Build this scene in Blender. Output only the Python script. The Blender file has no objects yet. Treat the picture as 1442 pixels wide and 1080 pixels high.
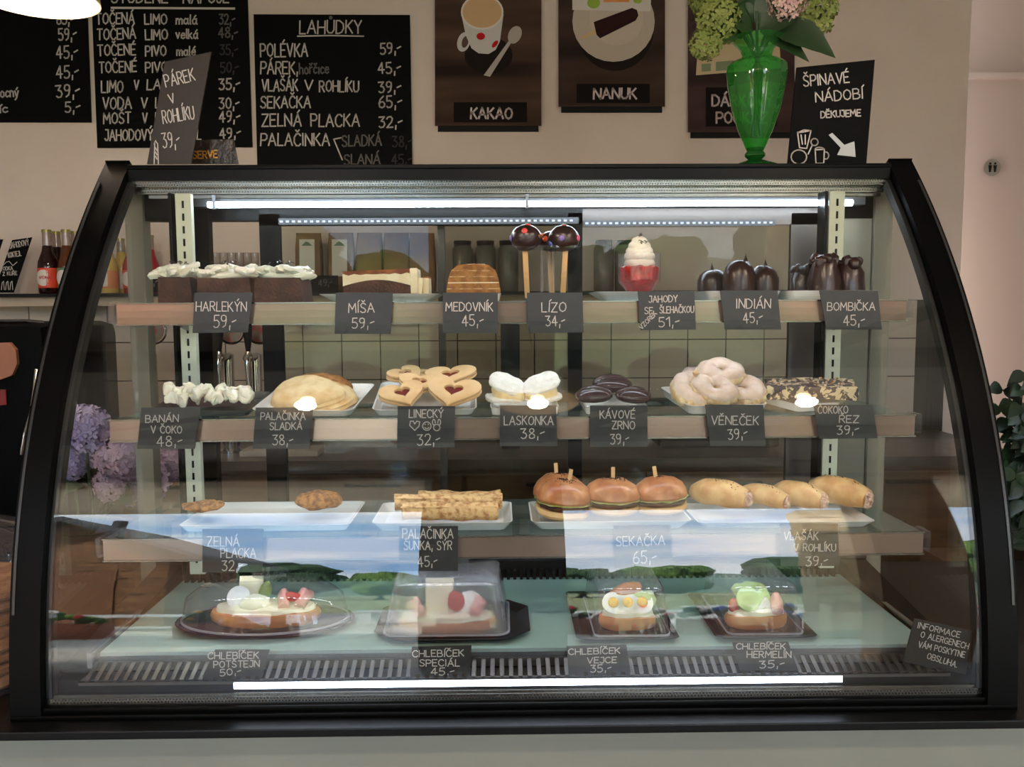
import bpy, bmesh, math, random
from mathutils import Vector, Matrix, noise
R = math.radians
rnd = random.Random(7)
C = bpy.context.scene.collection
EZ = 1.40                      # eye height above the floor; all helper coordinates are relative to the eye
F, TH, YAW, ROLL, CX = 1190.0, R(5.13), R(0.82), R(0.29), -0.024

def ray(px, py):
    u = (px-721)/F; v = -(py-540)/F
    c, s = math.cos(ROLL), math.sin(ROLL)
    u, v = u*c+v*s, -u*s+v*c
    d = (u, math.cos(TH)+v*math.sin(TH), -math.sin(TH)+v*math.cos(TH))
    c, s = math.cos(YAW), math.sin(YAW)
    return Vector((d[0]*c+d[1]*s, -d[0]*s+d[1]*c, d[2]))
def P(px, py, Y):
    """the point of the picture (px, py) on the upright plane at distance Y, relative to the eye"""
    d = ray(px, py); t = Y/d.y
    return Vector((CX+d.x*t, Y, d.z*t))

# ------------------------------------------------------------------ camera, sky, sun, exposure
cam = bpy.data.cameras.new('camera'); cam_o = bpy.data.objects.new('camera', cam); C.objects.link(cam_o)
cam.sensor_width = 36; cam.lens = F/1442*36; cam.clip_start = 0.02; cam.clip_end = 500
f_ = ray(721, 540).normalized(); r_ = (ray(821, 540)-ray(721, 540)).normalized(); u_ = r_.cross(f_)
m_ = Matrix((r_, u_, -f_)).transposed().to_4x4(); m_.translation = (CX, 0, EZ)
cam_o.matrix_world = m_
sc = bpy.context.scene; sc.camera = cam_o
sc.view_settings.view_transform = 'Standard'; sc.view_settings.look = 'None'
sc.view_settings.gamma = 1; sc.view_settings.use_curve_mapping = False
sc.view_settings.exposure = 0.0
sc.render.engine = 'CYCLES'
try:
    sc.cycles.use_denoising = True
    sc.cycles.transparent_max_bounces = 48; sc.cycles.max_bounces = 10
    sc.cycles.diffuse_bounces = 4; sc.cycles.glossy_bounces = 6; sc.cycles.transmission_bounces = 6
    sc.cycles.sample_clamp_indirect = 4; sc.cycles.caustics_reflective = False; sc.cycles.caustics_refractive = False
except Exception: pass

SKY = 9.0; SUN = 34.0
LED = 55.0; LAMP = 13.0
w = bpy.data.worlds.new('world'); sc.world = w; w.use_nodes = True
nt = w.node_tree; nt.nodes.clear()
def N(nt, t, **kw):
    n = nt.nodes.new(t)
    for k, v in kw.items(): setattr(n, k, v)
    return n
tc = N(nt, 'ShaderNodeTexCoord'); mp = N(nt, 'ShaderNodeMapping'); mp.inputs['Scale'].default_value = (1.2, 1.2, 5.5)
nz = N(nt, 'ShaderNodeTexNoise'); nz.inputs['Scale'].default_value = 2.3; nz.inputs['Detail'].default_value = 7; nz.inputs['Roughness'].default_value = .6
cr = N(nt, 'ShaderNodeValToRGB')
cr.color_ramp.elements[0].position = .40; cr.color_ramp.elements[0].color = (.30, .52, .85, 1)
cr.color_ramp.elements[1].position = .60; cr.color_ramp.elements[1].color = (.92, .95, 1, 1)
bg = N(nt, 'ShaderNodeBackground'); bg.inputs['Strength'].default_value = SKY
ow = N(nt, 'ShaderNodeOutputWorld')
L = nt.links.new
L(tc.outputs['Generated'], mp.inputs['Vector']); L(mp.outputs[0], nz.inputs['Vector']); L(nz.outputs['Fac'], cr.inputs[0])
L(cr.outputs[0], bg.inputs['Color']); L(bg.outputs[0], ow.inputs['Surface'])
sl = bpy.data.lights.new('sun', 'SUN'); sl.energy = SUN; sl.angle = R(.6); sl.color = (1, .95, .85)
so = bpy.data.objects.new('sun', sl); C.objects.link(so)
so.rotation_euler = Vector((.42, -.62, -1)).to_track_quat('-Z', 'Y').to_euler(); so.location = (-6, -8, 12)

# ------------------------------------------------------------------ materials
def lin(c):
    return tuple(((x/255)/12.92 if x/255 <= .04045 else ((x/255+.055)/1.055)**2.4) for x in c)+(1,)
MATS = {}
def mat(name, c, rough=.6, metal=0, c2=None, scale=8, bump=0, spec=.5, emit=0, detail=5, lo=.4, hi=.6, stretch=None, bscale=None, sss=0, coat=0):
    if name in MATS: return MATS[name]
    m = bpy.data.materials.new(name); m.use_nodes = True; MATS[name] = m
    n = m.node_tree; b = n.nodes['Principled BSDF']; l = n.links.new
    b.inputs['Base Color'].default_value = lin(c); b.inputs['Roughness'].default_value = rough
    b.inputs['Metallic'].default_value = metal; b.inputs['Specular IOR Level'].default_value = spec
    if coat: b.inputs['Coat Weight'].default_value = coat; b.inputs['Coat Roughness'].default_value = .08
    if sss: b.inputs['Subsurface Weight'].default_value = sss; b.inputs['Subsurface Scale'].default_value = .01
    if emit: b.inputs['Emission Color'].default_value = lin(c); b.inputs['Emission Strength'].default_value = emit
    if c2 or bump:
        t = N(n, 'ShaderNodeTexCoord'); mp = N(n, 'ShaderNodeMapping')
        if stretch: mp.inputs['Scale'].default_value = stretch
        l(t.outputs['Object'], mp.inputs['Vector'])
    if c2:
        z = N(n, 'ShaderNodeTexNoise'); z.inputs['Scale'].default_value = scale; z.inputs['Detail'].default_value = detail
        r = N(n, 'ShaderNodeValToRGB'); e = r.color_ramp.elements
        e[0].position = lo; e[1].position = hi; e[0].color = lin(c); e[1].color = lin(c2)
        l(mp.outputs[0], z.inputs['Vector']); l(z.outputs['Fac'], r.inputs[0]); l(r.outputs[0], b.inputs['Base Color'])
    if bump:
        z = N(n, 'ShaderNodeTexNoise'); z.inputs['Scale'].default_value = bscale or scale*2; z.inputs['Detail'].default_value = 6
        q = N(n, 'ShaderNodeBump'); q.inputs['Strength'].default_value = bump; q.inputs['Distance'].default_value = .004
        l(mp.outputs[0], z.inputs['Vector']); l(z.outputs['Fac'], q.inputs['Height']); l(q.outputs[0], b.inputs['Normal'])
    return m
def glass(name, tint=(1, 1, 1), f0=.04, rough=0.0, haze=0.0, hazec=(.8, .8, .85)):
    """thin clear sheet: every face lets light through and mirrors by its Fresnel share"""
    if name in MATS: return MATS[name]
    m = bpy.data.materials.new(name); m.use_nodes = True; MATS[name] = m
    n = m.node_tree; n.nodes.clear(); l = n.links.new
    o = N(n, 'ShaderNodeOutputMaterial'); g = N(n, 'ShaderNodeNewGeometry')
    d = N(n, 'ShaderNodeVectorMath', operation='DOT_PRODUCT'); l(g.outputs['Normal'], d.inputs[0]); l(g.outputs['Incoming'], d.inputs[1])
    a = N(n, 'ShaderNodeMath', operation='ABSOLUTE'); l(d.outputs['Value'], a.inputs[0])
    s = N(n, 'ShaderNodeMath', operation='SUBTRACT'); s.inputs[0].default_value = 1; l(a.outputs[0], s.inputs[1])
    p = N(n, 'ShaderNodeMath', operation='POWER'); p.inputs[1].default_value = 5; l(s.outputs[0], p.inputs[0])
    k = N(n, 'ShaderNodeMath', operation='MULTIPLY_ADD'); k.inputs[1].default_value = 1-f0; k.inputs[2].default_value = f0; l(p.outputs[0], k.inputs[0])
    t = N(n, 'ShaderNodeBsdfTransparent'); t.inputs[0].default_value = tuple(tint)+(1,)
    y = N(n, 'ShaderNodeBsdfGlossy'); y.inputs['Roughness'].default_value = rough
    x = N(n, 'ShaderNodeMixShader'); l(k.outputs[0], x.inputs[0]); l(y.outputs[0], x.inputs[2])
    if haze:
        h = N(n, 'ShaderNodeBsdfDiffuse'); h.inputs[0].default_value = tuple(hazec)+(1,)
        h2 = N(n, 'ShaderNodeBsdfTranslucent'); h2.inputs[0].default_value = tuple(hazec)+(1,)
        hm = N(n, 'ShaderNodeMixShader'); hm.inputs[0].default_value = .5; l(h.outputs[0], hm.inputs[1]); l(h2.outputs[0], hm.inputs[2])
        q = N(n, 'ShaderNodeMixShader'); q.inputs[0].default_value = haze; l(t.outputs[0], q.inputs[1]); l(hm.outputs[0], q.inputs[2]); l(q.outputs[0], x.inputs[1])
    else: l(t.outputs[0], x.inputs[1])
    l(x.outputs[0], o.inputs['Surface'])
    return m
def emis(name, c, s):
    if name in MATS: return MATS[name]
    m = bpy.data.materials.new(name); m.use_nodes = True; MATS[name] = m
    n = m.node_tree; n.nodes.clear()
    e = N(n, 'ShaderNodeEmission'); e.inputs[0].default_value = lin(c); e.inputs[1].default_value = s
    o = N(n, 'ShaderNodeOutputMaterial'); n.links.new(e.outputs[0], o.inputs[0]); return m

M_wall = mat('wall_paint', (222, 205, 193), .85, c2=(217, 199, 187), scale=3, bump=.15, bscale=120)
M_black = mat('black_frame', (4, 4, 4), .36, bump=.02, scale=60, spec=.10)
M_blackmat = mat('black_matt', (9, 9, 9), .6, spec=.2)
M_alu = mat('aluminium', (128, 124, 116), .25, 1, c2=(108, 105, 98), scale=4, stretch=(1, 40, 40))
M_rail = mat('rail_metal', (146, 128, 117), .14, .4)
M_steel = mat('steel', (150, 150, 152), .22, 1)
M_white = mat('white_porcelain', (232, 232, 228), .18)
M_card = mat('slate_card', (27, 26, 26), .42, c2=(34, 33, 33), scale=40)
M_board = mat('chalkboard', (5, 5, 5), .6, c2=(8, 7, 7), scale=10, spec=.08)
M_chalk = mat('chalk', (200, 192, 186), .9)
M_chalk2 = mat('chalk_faint', (110, 106, 104), .9)
M_chalk3 = mat('chalk_dim', (62, 58, 58), .9)
M_glass = glass('clear_glass')
M_fglass = glass('front_glass', (.96, .975, .965), .042)
M_sglass = glass('shelf_glass', (.86, .95, .93), .04, 0, .12, (.65, .82, .78))
M_acryl = glass('acrylic', (.93, .93, .95), .05, 0, .06)
M_fog = glass('fogged_acrylic', (.9, .9, .93), .05, .02, .30, (.74, .74, .80))
M_choc = mat('dark_chocolate', (42, 27, 24), .28, c2=(52, 34, 30), scale=30, bump=.25, bscale=60)
M_cream = mat('whipped_cream', (246, 240, 222), .55, bump=.1, scale=60, sss=.1)
M_wood = mat('pick_wood', (214, 178, 128), .7, c2=(190, 150, 100), scale=30, stretch=(1, 1, .1))

# ------------------------------------------------------------------ mesh helpers (all return (verts, faces))
def join(*a):
    V, Fc = [], []
    for v, f in a:
        k = len(V); V += [tuple(p) for p in v]; Fc += [tuple(i+k for i in q) for q in f]
    return V, Fc
def xf(vf, M):
    return [tuple(M @ Vector(p)) for p in vf[0]], vf[1]
def mv(vf, x=0, y=0, z=0): return [(p[0]+x, p[1]+y, p[2]+z) for p in vf[0]], vf[1]
def rot(vf, ax, ang, at=(0, 0, 0)):
    return xf(vf, Matrix.Translation(at) @ Matrix.Rotation(R(ang), 4, ax) @ Matrix.Translation(-Vector(at)))
def box(x0, x1, y0, y1, z0, z1, bev=0):
    if not bev:
        v = [(x, y, z) for x in (x0, x1) for y in (y0, y1) for z in (z0, z1)]
        return v, [(0, 1, 3, 2), (4, 6, 7, 5), (0, 4, 5, 1), (2, 3, 7, 6), (0, 2, 6, 4), (1, 5, 7, 3)]
    bm = bmesh.new(); bmesh.ops.create_cube(bm, size=1)
    for q in bm.verts: q.co = Vector(((x0+x1)/2+q.co.x*(x1-x0), (y0+y1)/2+q.co.y*(y1-y0), (z0+z1)/2+q.co.z*(z1-z0)))
    bmesh.ops.bevel(bm, geom=bm.edges[:], offset=bev, segments=2, affect='EDGES', profile=.6)
    return bm_out(bm)
def bm_out(bm):
    bm.verts.index_update()
    r = [tuple(q.co) for q in bm.verts], [tuple(v.index for v in f.verts) for f in bm.faces]
    bm.free(); return r
def ico(r=1, sub=3, sx=1, sy=1, sz=1):
    bm = bmesh.new(); bmesh.ops.create_icosphere(bm, subdivisions=sub, radius=r)
    for q in bm.verts: q.co = Vector((q.co.x*sx, q.co.y*sy, q.co.z*sz))
    return bm_out(bm)
def rough(vf, amp, freq, seed=0, amp2=0, freq2=0):
    """push the vertices about with smooth noise"""
    V = []
    for p in vf[0]:
        q = Vector(p)*freq+Vector((seed*3.1, seed*1.7, seed*2.3))
        d = noise.noise_vector(q)*amp
        if amp2: d += noise.noise_vector(Vector(p)*freq2+Vector((seed, 5, 1)))*amp2
        V.append((p[0]+d.x, p[1]+d.y, p[2]+d.z))
    return V, vf[1]
def lathe(prof, n=32, ripple=0, k=0):
    V, Fc = [], []
    for j, (r, z) in enumerate(prof):
        for i in range(n):
            a = 2*math.pi*i/n; q = r*(1+ripple*math.cos(k*a))
            V.append((q*math.cos(a), q*math.sin(a), z))
    for j in range(len(prof)-1):
        for i in range(n):
            Fc.append((j*n+i, j*n+(i+1) % n, (j+1)*n+(i+1) % n, (j+1)*n+i))
    return V, Fc
def tube(path, r, n=8, cap=True):
    path = [Vector(p) for p in path]; V, Fc = [], []
    rr = r if isinstance(r, (list, tuple)) else [r]*len(path)
    up = Vector((0, 0, 1))
    for i, p in enumerate(path):
        t = (path[min(i+1, len(path)-1)]-path[max(i-1, 0)]).normalized()
        a = t.cross(up)
        if a.length < 1e-3: a = t.cross(Vector((1, 0, 0)))
        a.normalize(); b = a.cross(t)
        for k in range(n):
            w_ = 2*math.pi*k/n; V.append(tuple(p+(a*math.cos(w_)+b*math.sin(w_))*rr[i]))
    for i in range(len(path)-1):
        for k in range(n): Fc.append((i*n+k, i*n+(k+1) % n, (i+1)*n+(k+1) % n, (i+1)*n+k))
    if cap: Fc.append(tuple(range(n))[::-1]); Fc.append(tuple((len(path)-1)*n+k for k in range(n)))
    return V, Fc
def prism(poly, d0, d1, axis='Y'):
    """polygon (a, b) extruded; axis Y: a=x b=z; axis Z: a=x b=y; axis X: a=y b=z"""
    def pt(a, b, d): return (a, d, b) if axis == 'Y' else ((a, b, d) if axis == 'Z' else (d, a, b))
    n = len(poly); V = [pt(a, b, d0) for a, b in poly]+[pt(a, b, d1) for a, b in poly]
    Fc = [tuple(range(n)), tuple(range(2*n-1, n-1, -1))]+[(i, (i+1) % n, n+(i+1) % n, n+i) for i in range(n)]
    return V, Fc
def rrect(w, d, r, n=5):
    out = []
    for cx, cy, a0 in ((w/2-r, d/2-r, 0), (-w/2+r, d/2-r, 90), (-w/2+r, -d/2+r, 180), (w/2-r, -d/2+r, 270)):
        for i in range(n+1):
            a = R(a0+90*i/n); out.append((cx+r*math.cos(a), cy+r*math.sin(a)))
    return out
def loft(rings, cap0=True, cap1=True):
    n = len(rings[0]); V = [tuple(p) for r_ in rings for p in r_]
    Fc = [(j*n+i, j*n+(i+1) % n, (j+1)*n+(i+1) % n, (j+1)*n+i) for j in range(len(rings)-1) for i in range(n)]
    if cap0: Fc.append(tuple(range(n))[::-1])
    if cap1: Fc.append(tuple((len(rings)-1)*n+i for i in range(n)))
    return V, Fc
def torus(Rr, r, n=32, m=12, sz=1.0):
    V, Fc = [], []
    for i in range(n):
        a = 2*math.pi*i/n
        for j in range(m):
            b = 2*math.pi*j/m; q = Rr+r*math.cos(b)
            V.append((q*math.cos(a), q*math.sin(a), r*sz*math.sin(b)))
    for i in range(n):
        for j in range(m): Fc.append((i*m+j, ((i+1) % n)*m+j, ((i+1) % n)*m+(j+1) % m, i*m+(j+1) % m))
    return V, Fc

ORG = {}
def thing(name, label, cat, at, group=None):
    o = bpy.data.objects.new(name, None); C.objects.link(o); o.empty_display_size = .02
    o.location = (at[0], at[1], at[2]+EZ); ORG[o.name] = Vector(at)
    o['label'] = label; o['category'] = cat
    if group: o['group'] = group
    return o
def mk(name, vf, m, parent=None, smooth=True, label=None, cat=None, group=None, kind=None, org=None):
    me = bpy.data.meshes.new(name); V = vf[0]
    if parent is not None: o0 = ORG.get(parent.name, Vector())
    elif org is not None: o0 = Vector(org)
    else:
        xs = [p[0] for p in V]; ys = [p[1] for p in V]; zs = [p[2] for p in V]
        o0 = Vector(((min(xs)+max(xs))/2, (min(ys)+max(ys))/2, min(zs)))
    me.from_pydata([(p[0]-o0.x, p[1]-o0.y, p[2]-o0.z) for p in V], [], vf[1])
    me.materials.append(m)
    if smooth:
        me.shade_smooth()
        try: me.set_sharp_from_angle(angle=R(38))
        except Exception: pass
    me.update()
    o = bpy.data.objects.new(name, me); C.objects.link(o)
    if parent is not None: o.parent = parent; ORG[o.name] = o0
    else: o.location = (o0.x, o0.y, o0.z+EZ); ORG[o.name] = o0
    if label: o['label'] = label
    if cat: o['category'] = cat
    if group: o['group'] = group
    if kind: o['kind'] = kind
    return o
def struct(name, vf, m, parent=None, smooth=False, kind='structure'):
    return mk(name, vf, m, parent, smooth, kind=kind if parent is None else None)
def copy_tree(o, loc=None, rotz=None, label=None, parent=None):
    c = o.copy(); C.objects.link(c); ORG[c.name] = ORG.get(o.name, Vector())
    if parent is not None: c.parent = parent; c.matrix_parent_inverse = o.matrix_parent_inverse
    if loc is not None: c.location = (loc[0], loc[1], loc[2]+EZ)
    if rotz is not None: c.rotation_euler[2] = R(rotz)
    if label: c['label'] = label
    for ch in [k for k in bpy.data.objects if k.parent == o]: copy_tree(ch, parent=c)
    return c
def pieces(name, mesh_src, places, parent):
    """many alike pieces sharing one mesh: places are offsets from the source piece"""
    for p in places:
        c = mesh_src.copy(); C.objects.link(c); c.name = name; c.parent = parent
        c.location = mesh_src.location+Vector(p)

# ------------------------------------------------------------------ chalk lettering: a small stroke alphabet
G = {
'A': (.72, "0,0 .36,1 .72,0|.13,.36 .6,.36"), 'B': (.62, "0,0 0,1 .38,1 .55,.88 .55,.65 .38,.53 0,.53|.38,.53 .62,.38 .62,.13 .42,0 0,0"),
'C': (.62, ".62,.84 .46,1 .2,.98 0,.7 0,.3 .2,.02 .46,0 .62,.16"), 'D': (.66, "0,0 0,1 .3,1 .62,.75 .66,.4 .5,.1 .25,0 0,0"),
'E': (.55, ".55,1 0,1 0,0 .55,0|0,.52 .45,.52"), 'F': (.52, ".52,1 0,1 0,0|0,.52 .42,.52"),
'G': (.66, ".62,.84 .46,1 .2,.98 0,.7 0,.3 .2,.02 .5,0 .64,.2 .64,.45 .38,.45"), 'H': (.64, "0,0 0,1|.64,0 .64,1|0,.5 .64,.5"),
'I': (.08, ".04,0 .04,1"), 'J': (.45, ".1,1 .45,1 .45,.2 .3,0 .1,.02 0,.16"), 'K': (.6, "0,0 0,1|.56,1 0,.42|.18,.55 .6,0"),
'L': (.5, "0,1 0,0 .5,0"), 'M': (.8, "0,0 .06,1 .4,.35 .74,1 .8,0"), 'N': (.66, "0,0 0,1 .66,0 .66,1"),
'O': (.7, ".35,1 .1,.85 0,.5 .1,.15 .35,0 .6,.15 .7,.5 .6,.85 .35,1"), 'P': (.58, "0,0 0,1 .4,1 .58,.85 .58,.62 .4,.46 0,.46"),
'Q': (.7, ".35,1 .1,.85 0,.5 .1,.15 .35,0 .6,.15 .7,.5 .6,.85 .35,1|.45,.25 .72,-.05"),
'R': (.6, "0,0 0,1 .4,1 .56,.85 .56,.65 .4,.5 0,.5|.25,.5 .6,0"), 'S': (.58, ".56,.86 .4,1 .15,.98 .02,.8 .1,.6 .45,.42 .58,.22 .45,.03 .18,0 0,.14"),
'T': (.62, "0,1 .62,1|.31,1 .31,0"), 'U': (.62, "0,1 0,.25 .15,.02 .45,.02 .62,.25 .62,1"), 'V': (.66, "0,1 .33,0 .66,1"),
'W': (.9, "0,1 .22,0 .45,.7 .68,0 .9,1"), 'X': (.6, "0,0 .6,1|0,1 .6,0"), 'Y': (.62, "0,1 .31,.5 .62,1|.31,.5 .31,0"), 'Z': (.6, "0,1 .6,1 0,0 .6,0"),
'0': (.58, ".29,1 .08,.85 0,.5 .08,.15 .29,0 .5,.15 .58,.5 .5,.85 .29,1"), '1': (.3, "0,.75 .3,1 .3,0"),
'2': (.56, "0,.8 .12,.97 .38,1 .54,.8 .45,.5 0,0 .56,0"), '3': (.54, "0,.98 .5,.98 .2,.6 .45,.52 .54,.28 .4,.04 .15,0 0,.12"),
'4': (.6, ".4,0 .4,1 0,.33 .6,.33"), '5': (.54, ".52,1 .08,1 .04,.56 .32,.6 .52,.42 .52,.18 .35,0 .1,0 0,.1"),
'6': (.56, ".45,1 .15,.75 0,.4 .05,.1 .28,0 .5,.1 .56,.32 .4,.52 .15,.5 .02,.33"), '7': (.5, "0,1 .5,1 .15,0"),
'8': (.54, ".27,.54 .06,.72 .1,.94 .27,1 .44,.94 .48,.72 .27,.54 .03,.34 .05,.08 .27,0 .5,.08 .52,.34 .27,.54"),
'9': (.54, ".5,.65 .35,.5 .12,.52 .02,.7 .1,.95 .3,1 .5,.9 .52,.6 .4,.15 .15,0"),
',': (.12, ".1,.14 .06,-.22"), '.': (.1, ".03,0 .07,.05"), '-': (.42, ".02,.42 .4,.56"), ' ': (.35, ""),
'a': (.5, ".45,.5 .2,.6 .02,.4 .05,.08 .25,0 .45,.2|.47,.6 .45,.1 .55,0"), 'c': (.42, ".42,.5 .2,.6 0,.4 .02,.12 .2,0 .42,.1"),
'e': (.46, ".02,.3 .44,.34 .38,.56 .15,.58 0,.35 .05,.08 .25,0 .45,.12"), 'h': (.46, "0,0 0,1|0,.45 .2,.6 .42,.5 .44,0"),
'i': (.08, ".04,.58 .04,0"), 'k': (.44, "0,0 0,1|.4,.6 0,.25|.12,.33 .44,0"), 'l': (.1, ".03,1 .03,.1 .1,0"),
'm': (.7, "0,0 0,.6|0,.4 .18,.6 .34,.5 .35,0|.35,.4 .52,.6 .68,.5 .7,0"), 'n': (.46, "0,0 0,.6|0,.42 .2,.6 .42,.5 .45,0"),
'o': (.48, ".24,.6 .03,.45 .03,.12 .24,0 .45,.12 .45,.45 .24,.6"), 'r': (.34, "0,0 0,.6|0,.38 .15,.58 .34,.56"),
'v': (.44, "0,.6 .22,0 .44,.6"), 'y': (.46, "0,.6 .2,.05|.46,.6 .2,-.1 0,-.28"), 't': (.36, ".15,.95 .15,.08 .32,0|0,.62 .34,.62"),
's': (.4, ".38,.52 .2,.6 .03,.48 .35,.2 .2,0 0,.08"), 'p': (.46, "0,-.3 0,.6|0,.45 .25,.6 .44,.4 .42,.1 .2,0 0,.12"),
'd': (.5, ".45,1 .45,0|.45,.45 .2,.6 .02,.4 .04,.1 .22,0 .45,.15"), 'b': (.5, "0,1 0,0|0,.45 .25,.6 .46,.4 .44,.1 .22,0 0,.15"),
'u': (.46, "0,.6 0,.15 .2,0 .42,.15|.45,.6 .46,0"),
}
ACC = {'Á': 'A/', 'É': 'E/', 'Í': 'I/', 'Ý': 'Y/', 'Ó': 'O/', 'Č': 'Cv', 'Š': 'Sv', 'Ř': 'Rv', 'Ě': 'Ev', 'Ž': 'Zv', 'Ů': 'Uo', 'Ú': 'U/',
       'á': 'a/', 'é': 'e/', 'í': 'i/', 'ý': 'y/', 'č': 'cv', 'ř': 'rv', 'ě': 'ev', 'š': 'sv', 'ž': 'zv'}
def glyph(ch):
    a = ''
    if ch in ACC: ch, a = ACC[ch]
    wd, s = G.get(ch, G[' '])
    st = [[tuple(float(t) for t in p.split(',')) for p in q.split()] for q in s.split('|') if q]
    top = 1.0 if ch.isupper() else .62; m = wd/2
    if a == '/': st.append([(m-.02, top+.12), (m+.16, top+.32)])
    if a == 'v': st.append([(m-.16, top+.3), (m, top+.14), (m+.17, top+.32)])
    if a == 'o': st.append([(m+.09*math.cos(t), top+.2+.09*math.sin(t)) for t in [i*math.pi/4 for i in range(9)]])
    return wd, st
def text_px(s, x0, y0, x1, y1, h, gap=.2):
    """strokes of a line of writing whose baseline runs from (x0,y0) to (x1,y1) in picture pixels"""
    tot = sum(glyph(c)[0]+gap for c in s)-gap
    dx, dy = x1-x0, y1-y0; ln = math.hypot(dx, dy); ux, uy = dx/ln, dy/ln; vx, vy = uy, -ux
    k = ln/tot; out = []; c0 = 0
    rr = random.Random(s+str(x0))
    for ch in s:
        wd, st = glyph(ch); jz = rr.uniform(-.03, .03); sl = rr.uniform(-.03, .06)
        for q in st:
            out.append([(x0+ux*(c0+a+sl*b)*k+vx*(b+jz)*h, y0+uy*(c0+a+sl*b)*k+vy*(b+jz)*h) for a, b in q])
        c0 += wd+gap
    return out
def ribbons(strokes, wpx, Y, lift=.0012):
    V, Fc = [], []
    for st in strokes:
        for (ax, ay), (bx, by) in zip(st[:-1], st[1:]):
            d = math.hypot(bx-ax, by-ay)
            if d < 1e-6: continue
            ux, uy = (bx-ax)/d, (by-ay)/d; e = wpx*.35; k = len(V)
            for X, Yy in ((ax-ux*e-uy*wpx/2, ay-uy*e+ux*wpx/2), (ax-ux*e+uy*wpx/2, ay-uy*e-ux*wpx/2),
                          (bx+ux*e+uy*wpx/2, by+uy*e-ux*wpx/2), (bx+ux*e-uy*wpx/2, by+uy*e+ux*wpx/2)):
                V.append(tuple(P(X, Yy, Y-lift)))
            Fc.append((k, k+1, k+2, k+3))
    return V, Fc
def arc(cx, cy, rx, ry, a0=0, a1=360, n=14):
    return [(cx+rx*math.cos(R(a0+(a1-a0)*i/n)), cy+ry*math.sin(R(a0+(a1-a0)*i/n))) for i in range(n+1)]
def slab_px(corners, Y, t=.002):
    V = [tuple(P(x, y, Y)) for x, y in corners]+[tuple(P(x, y, Y)+Vector((0, t, 0))) for x, y in corners]
    n = len(corners)
    return V, [tuple(range(n))[::-1], tuple(range(n, 2*n))]+[(i, (i+1) % n, n+(i+1) % n, n+i) for i in range(n)]
def sign(name, corners, Y, lines, label, cat='sign', wpx=1.5, group=None, extra=None, m=None, t=.002, chalk=None, extra_w=None):
    cs = [P(x, y, Y) for x, y in corners]
    at = (sum(p.x for p in cs)/4, Y, min(p.z for p in cs))
    o = thing(name, label, cat, at, group)
    mk('board', slab_px(corners, Y, t), m or M_card, o, smooth=False)
    byc = {}
    for ln in lines:
        s, x0, y0, x1, y1, h = ln[:6]; cm = ln[6] if len(ln) > 6 else (chalk or M_chalk); ww = ln[7] if len(ln) > 7 else wpx
        byc.setdefault((cm.name, ww), [cm, []])[1].extend(text_px(s, x0, y0, x1, y1, h))
    for (nm, ww), (cm, st) in byc.items(): mk('writing', ribbons(st, ww, Y), cm, o, smooth=False)
    if extra: mk('drawing', ribbons(extra, extra_w or wpx, Y), M_chalk, o, smooth=False)
    return o

# ------------------------------------------------------------------ the room
ZF, ZC = -1.40, 1.52
XL, XR, YB, YW = -3.1, 3.3, 3.30, -2.0        # left wall, right wall, back wall, window wall
M_floor = mat('floor_tile', (120, 108, 98), .45, c2=(98, 88, 80), scale=3)
M_ceil = mat('ceiling_paint', (205, 196, 184), .9)
M_tile = mat('glazed_tile', (205, 190, 172), .22, c2=(196, 182, 166), scale=2)
M_grout = mat('grout', (62, 56, 52), .9)
M_beam = mat('dark_beam', (40, 33, 28), .7, c2=(54, 44, 36), scale=6, stretch=(1, 8, 8))
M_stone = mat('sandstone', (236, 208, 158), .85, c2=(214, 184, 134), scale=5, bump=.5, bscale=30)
M_brownwood = mat('counter_wood', (120, 92, 66), .5, c2=(96, 72, 52), scale=4, stretch=(1, 6, 6))

fl = struct('floor', box(XL, XR, YW, 4.2, ZF-.06, ZF), M_floor)
ce = struct('ceiling', box(XL, XR, YW, 4.2, ZC, ZC+.08), M_ceil)
for i, y in enumerate((-1.1, .15, 2.3)):
    mk('beam', box(XL, XR, y-.07, y+.07, ZC-.14, ZC), M_beam, ce, smooth=False)
mk('duct', tube([(.15, -1.0, ZC-.22), (.55, -.4, ZC-.24), (1.05, .3, ZC-.24), (1.6, .9, ZC-.22)], .045, 10), M_blackmat, ce)
mk('duct', tube([(-2.2, -.9, ZC-.2), (-1.2, -.5, ZC-.2), (-.3, -.35, ZC-.2), (.55, -.4, ZC-.24)], .03, 10), M_blackmat, ce)
struct('wall_left', box(XL-.1, XL, YW, 4.2, ZF, ZC), M_wall)
struct('wall_right', box(XR, XR+.1, YW, 4.2, ZF, ZC), M_wall)
XD = P(1356, 300, YB).x                        # the back wall stops here, a door recess follows
wb = struct('wall_back', box(XL, XD, YB, YB+.15, ZF, ZC), M_wall)
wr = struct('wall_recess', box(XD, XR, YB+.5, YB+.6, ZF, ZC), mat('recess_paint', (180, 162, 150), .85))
dr = struct('door_1', box(XD+.03, XR-.2, YB+.44, YB+.48, ZF, P(1400, 112, YB+.44).z), mat('door_paint', (176, 158, 146), .55))
mk('door_frame', box(XD, XR-.1, YB+.42, YB+.5, P(1400, 112, YB+.44).z, P(1400, 104, YB+.44).z), mat('door_trim', (186, 170, 158), .5), dr, smooth=False)
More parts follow.
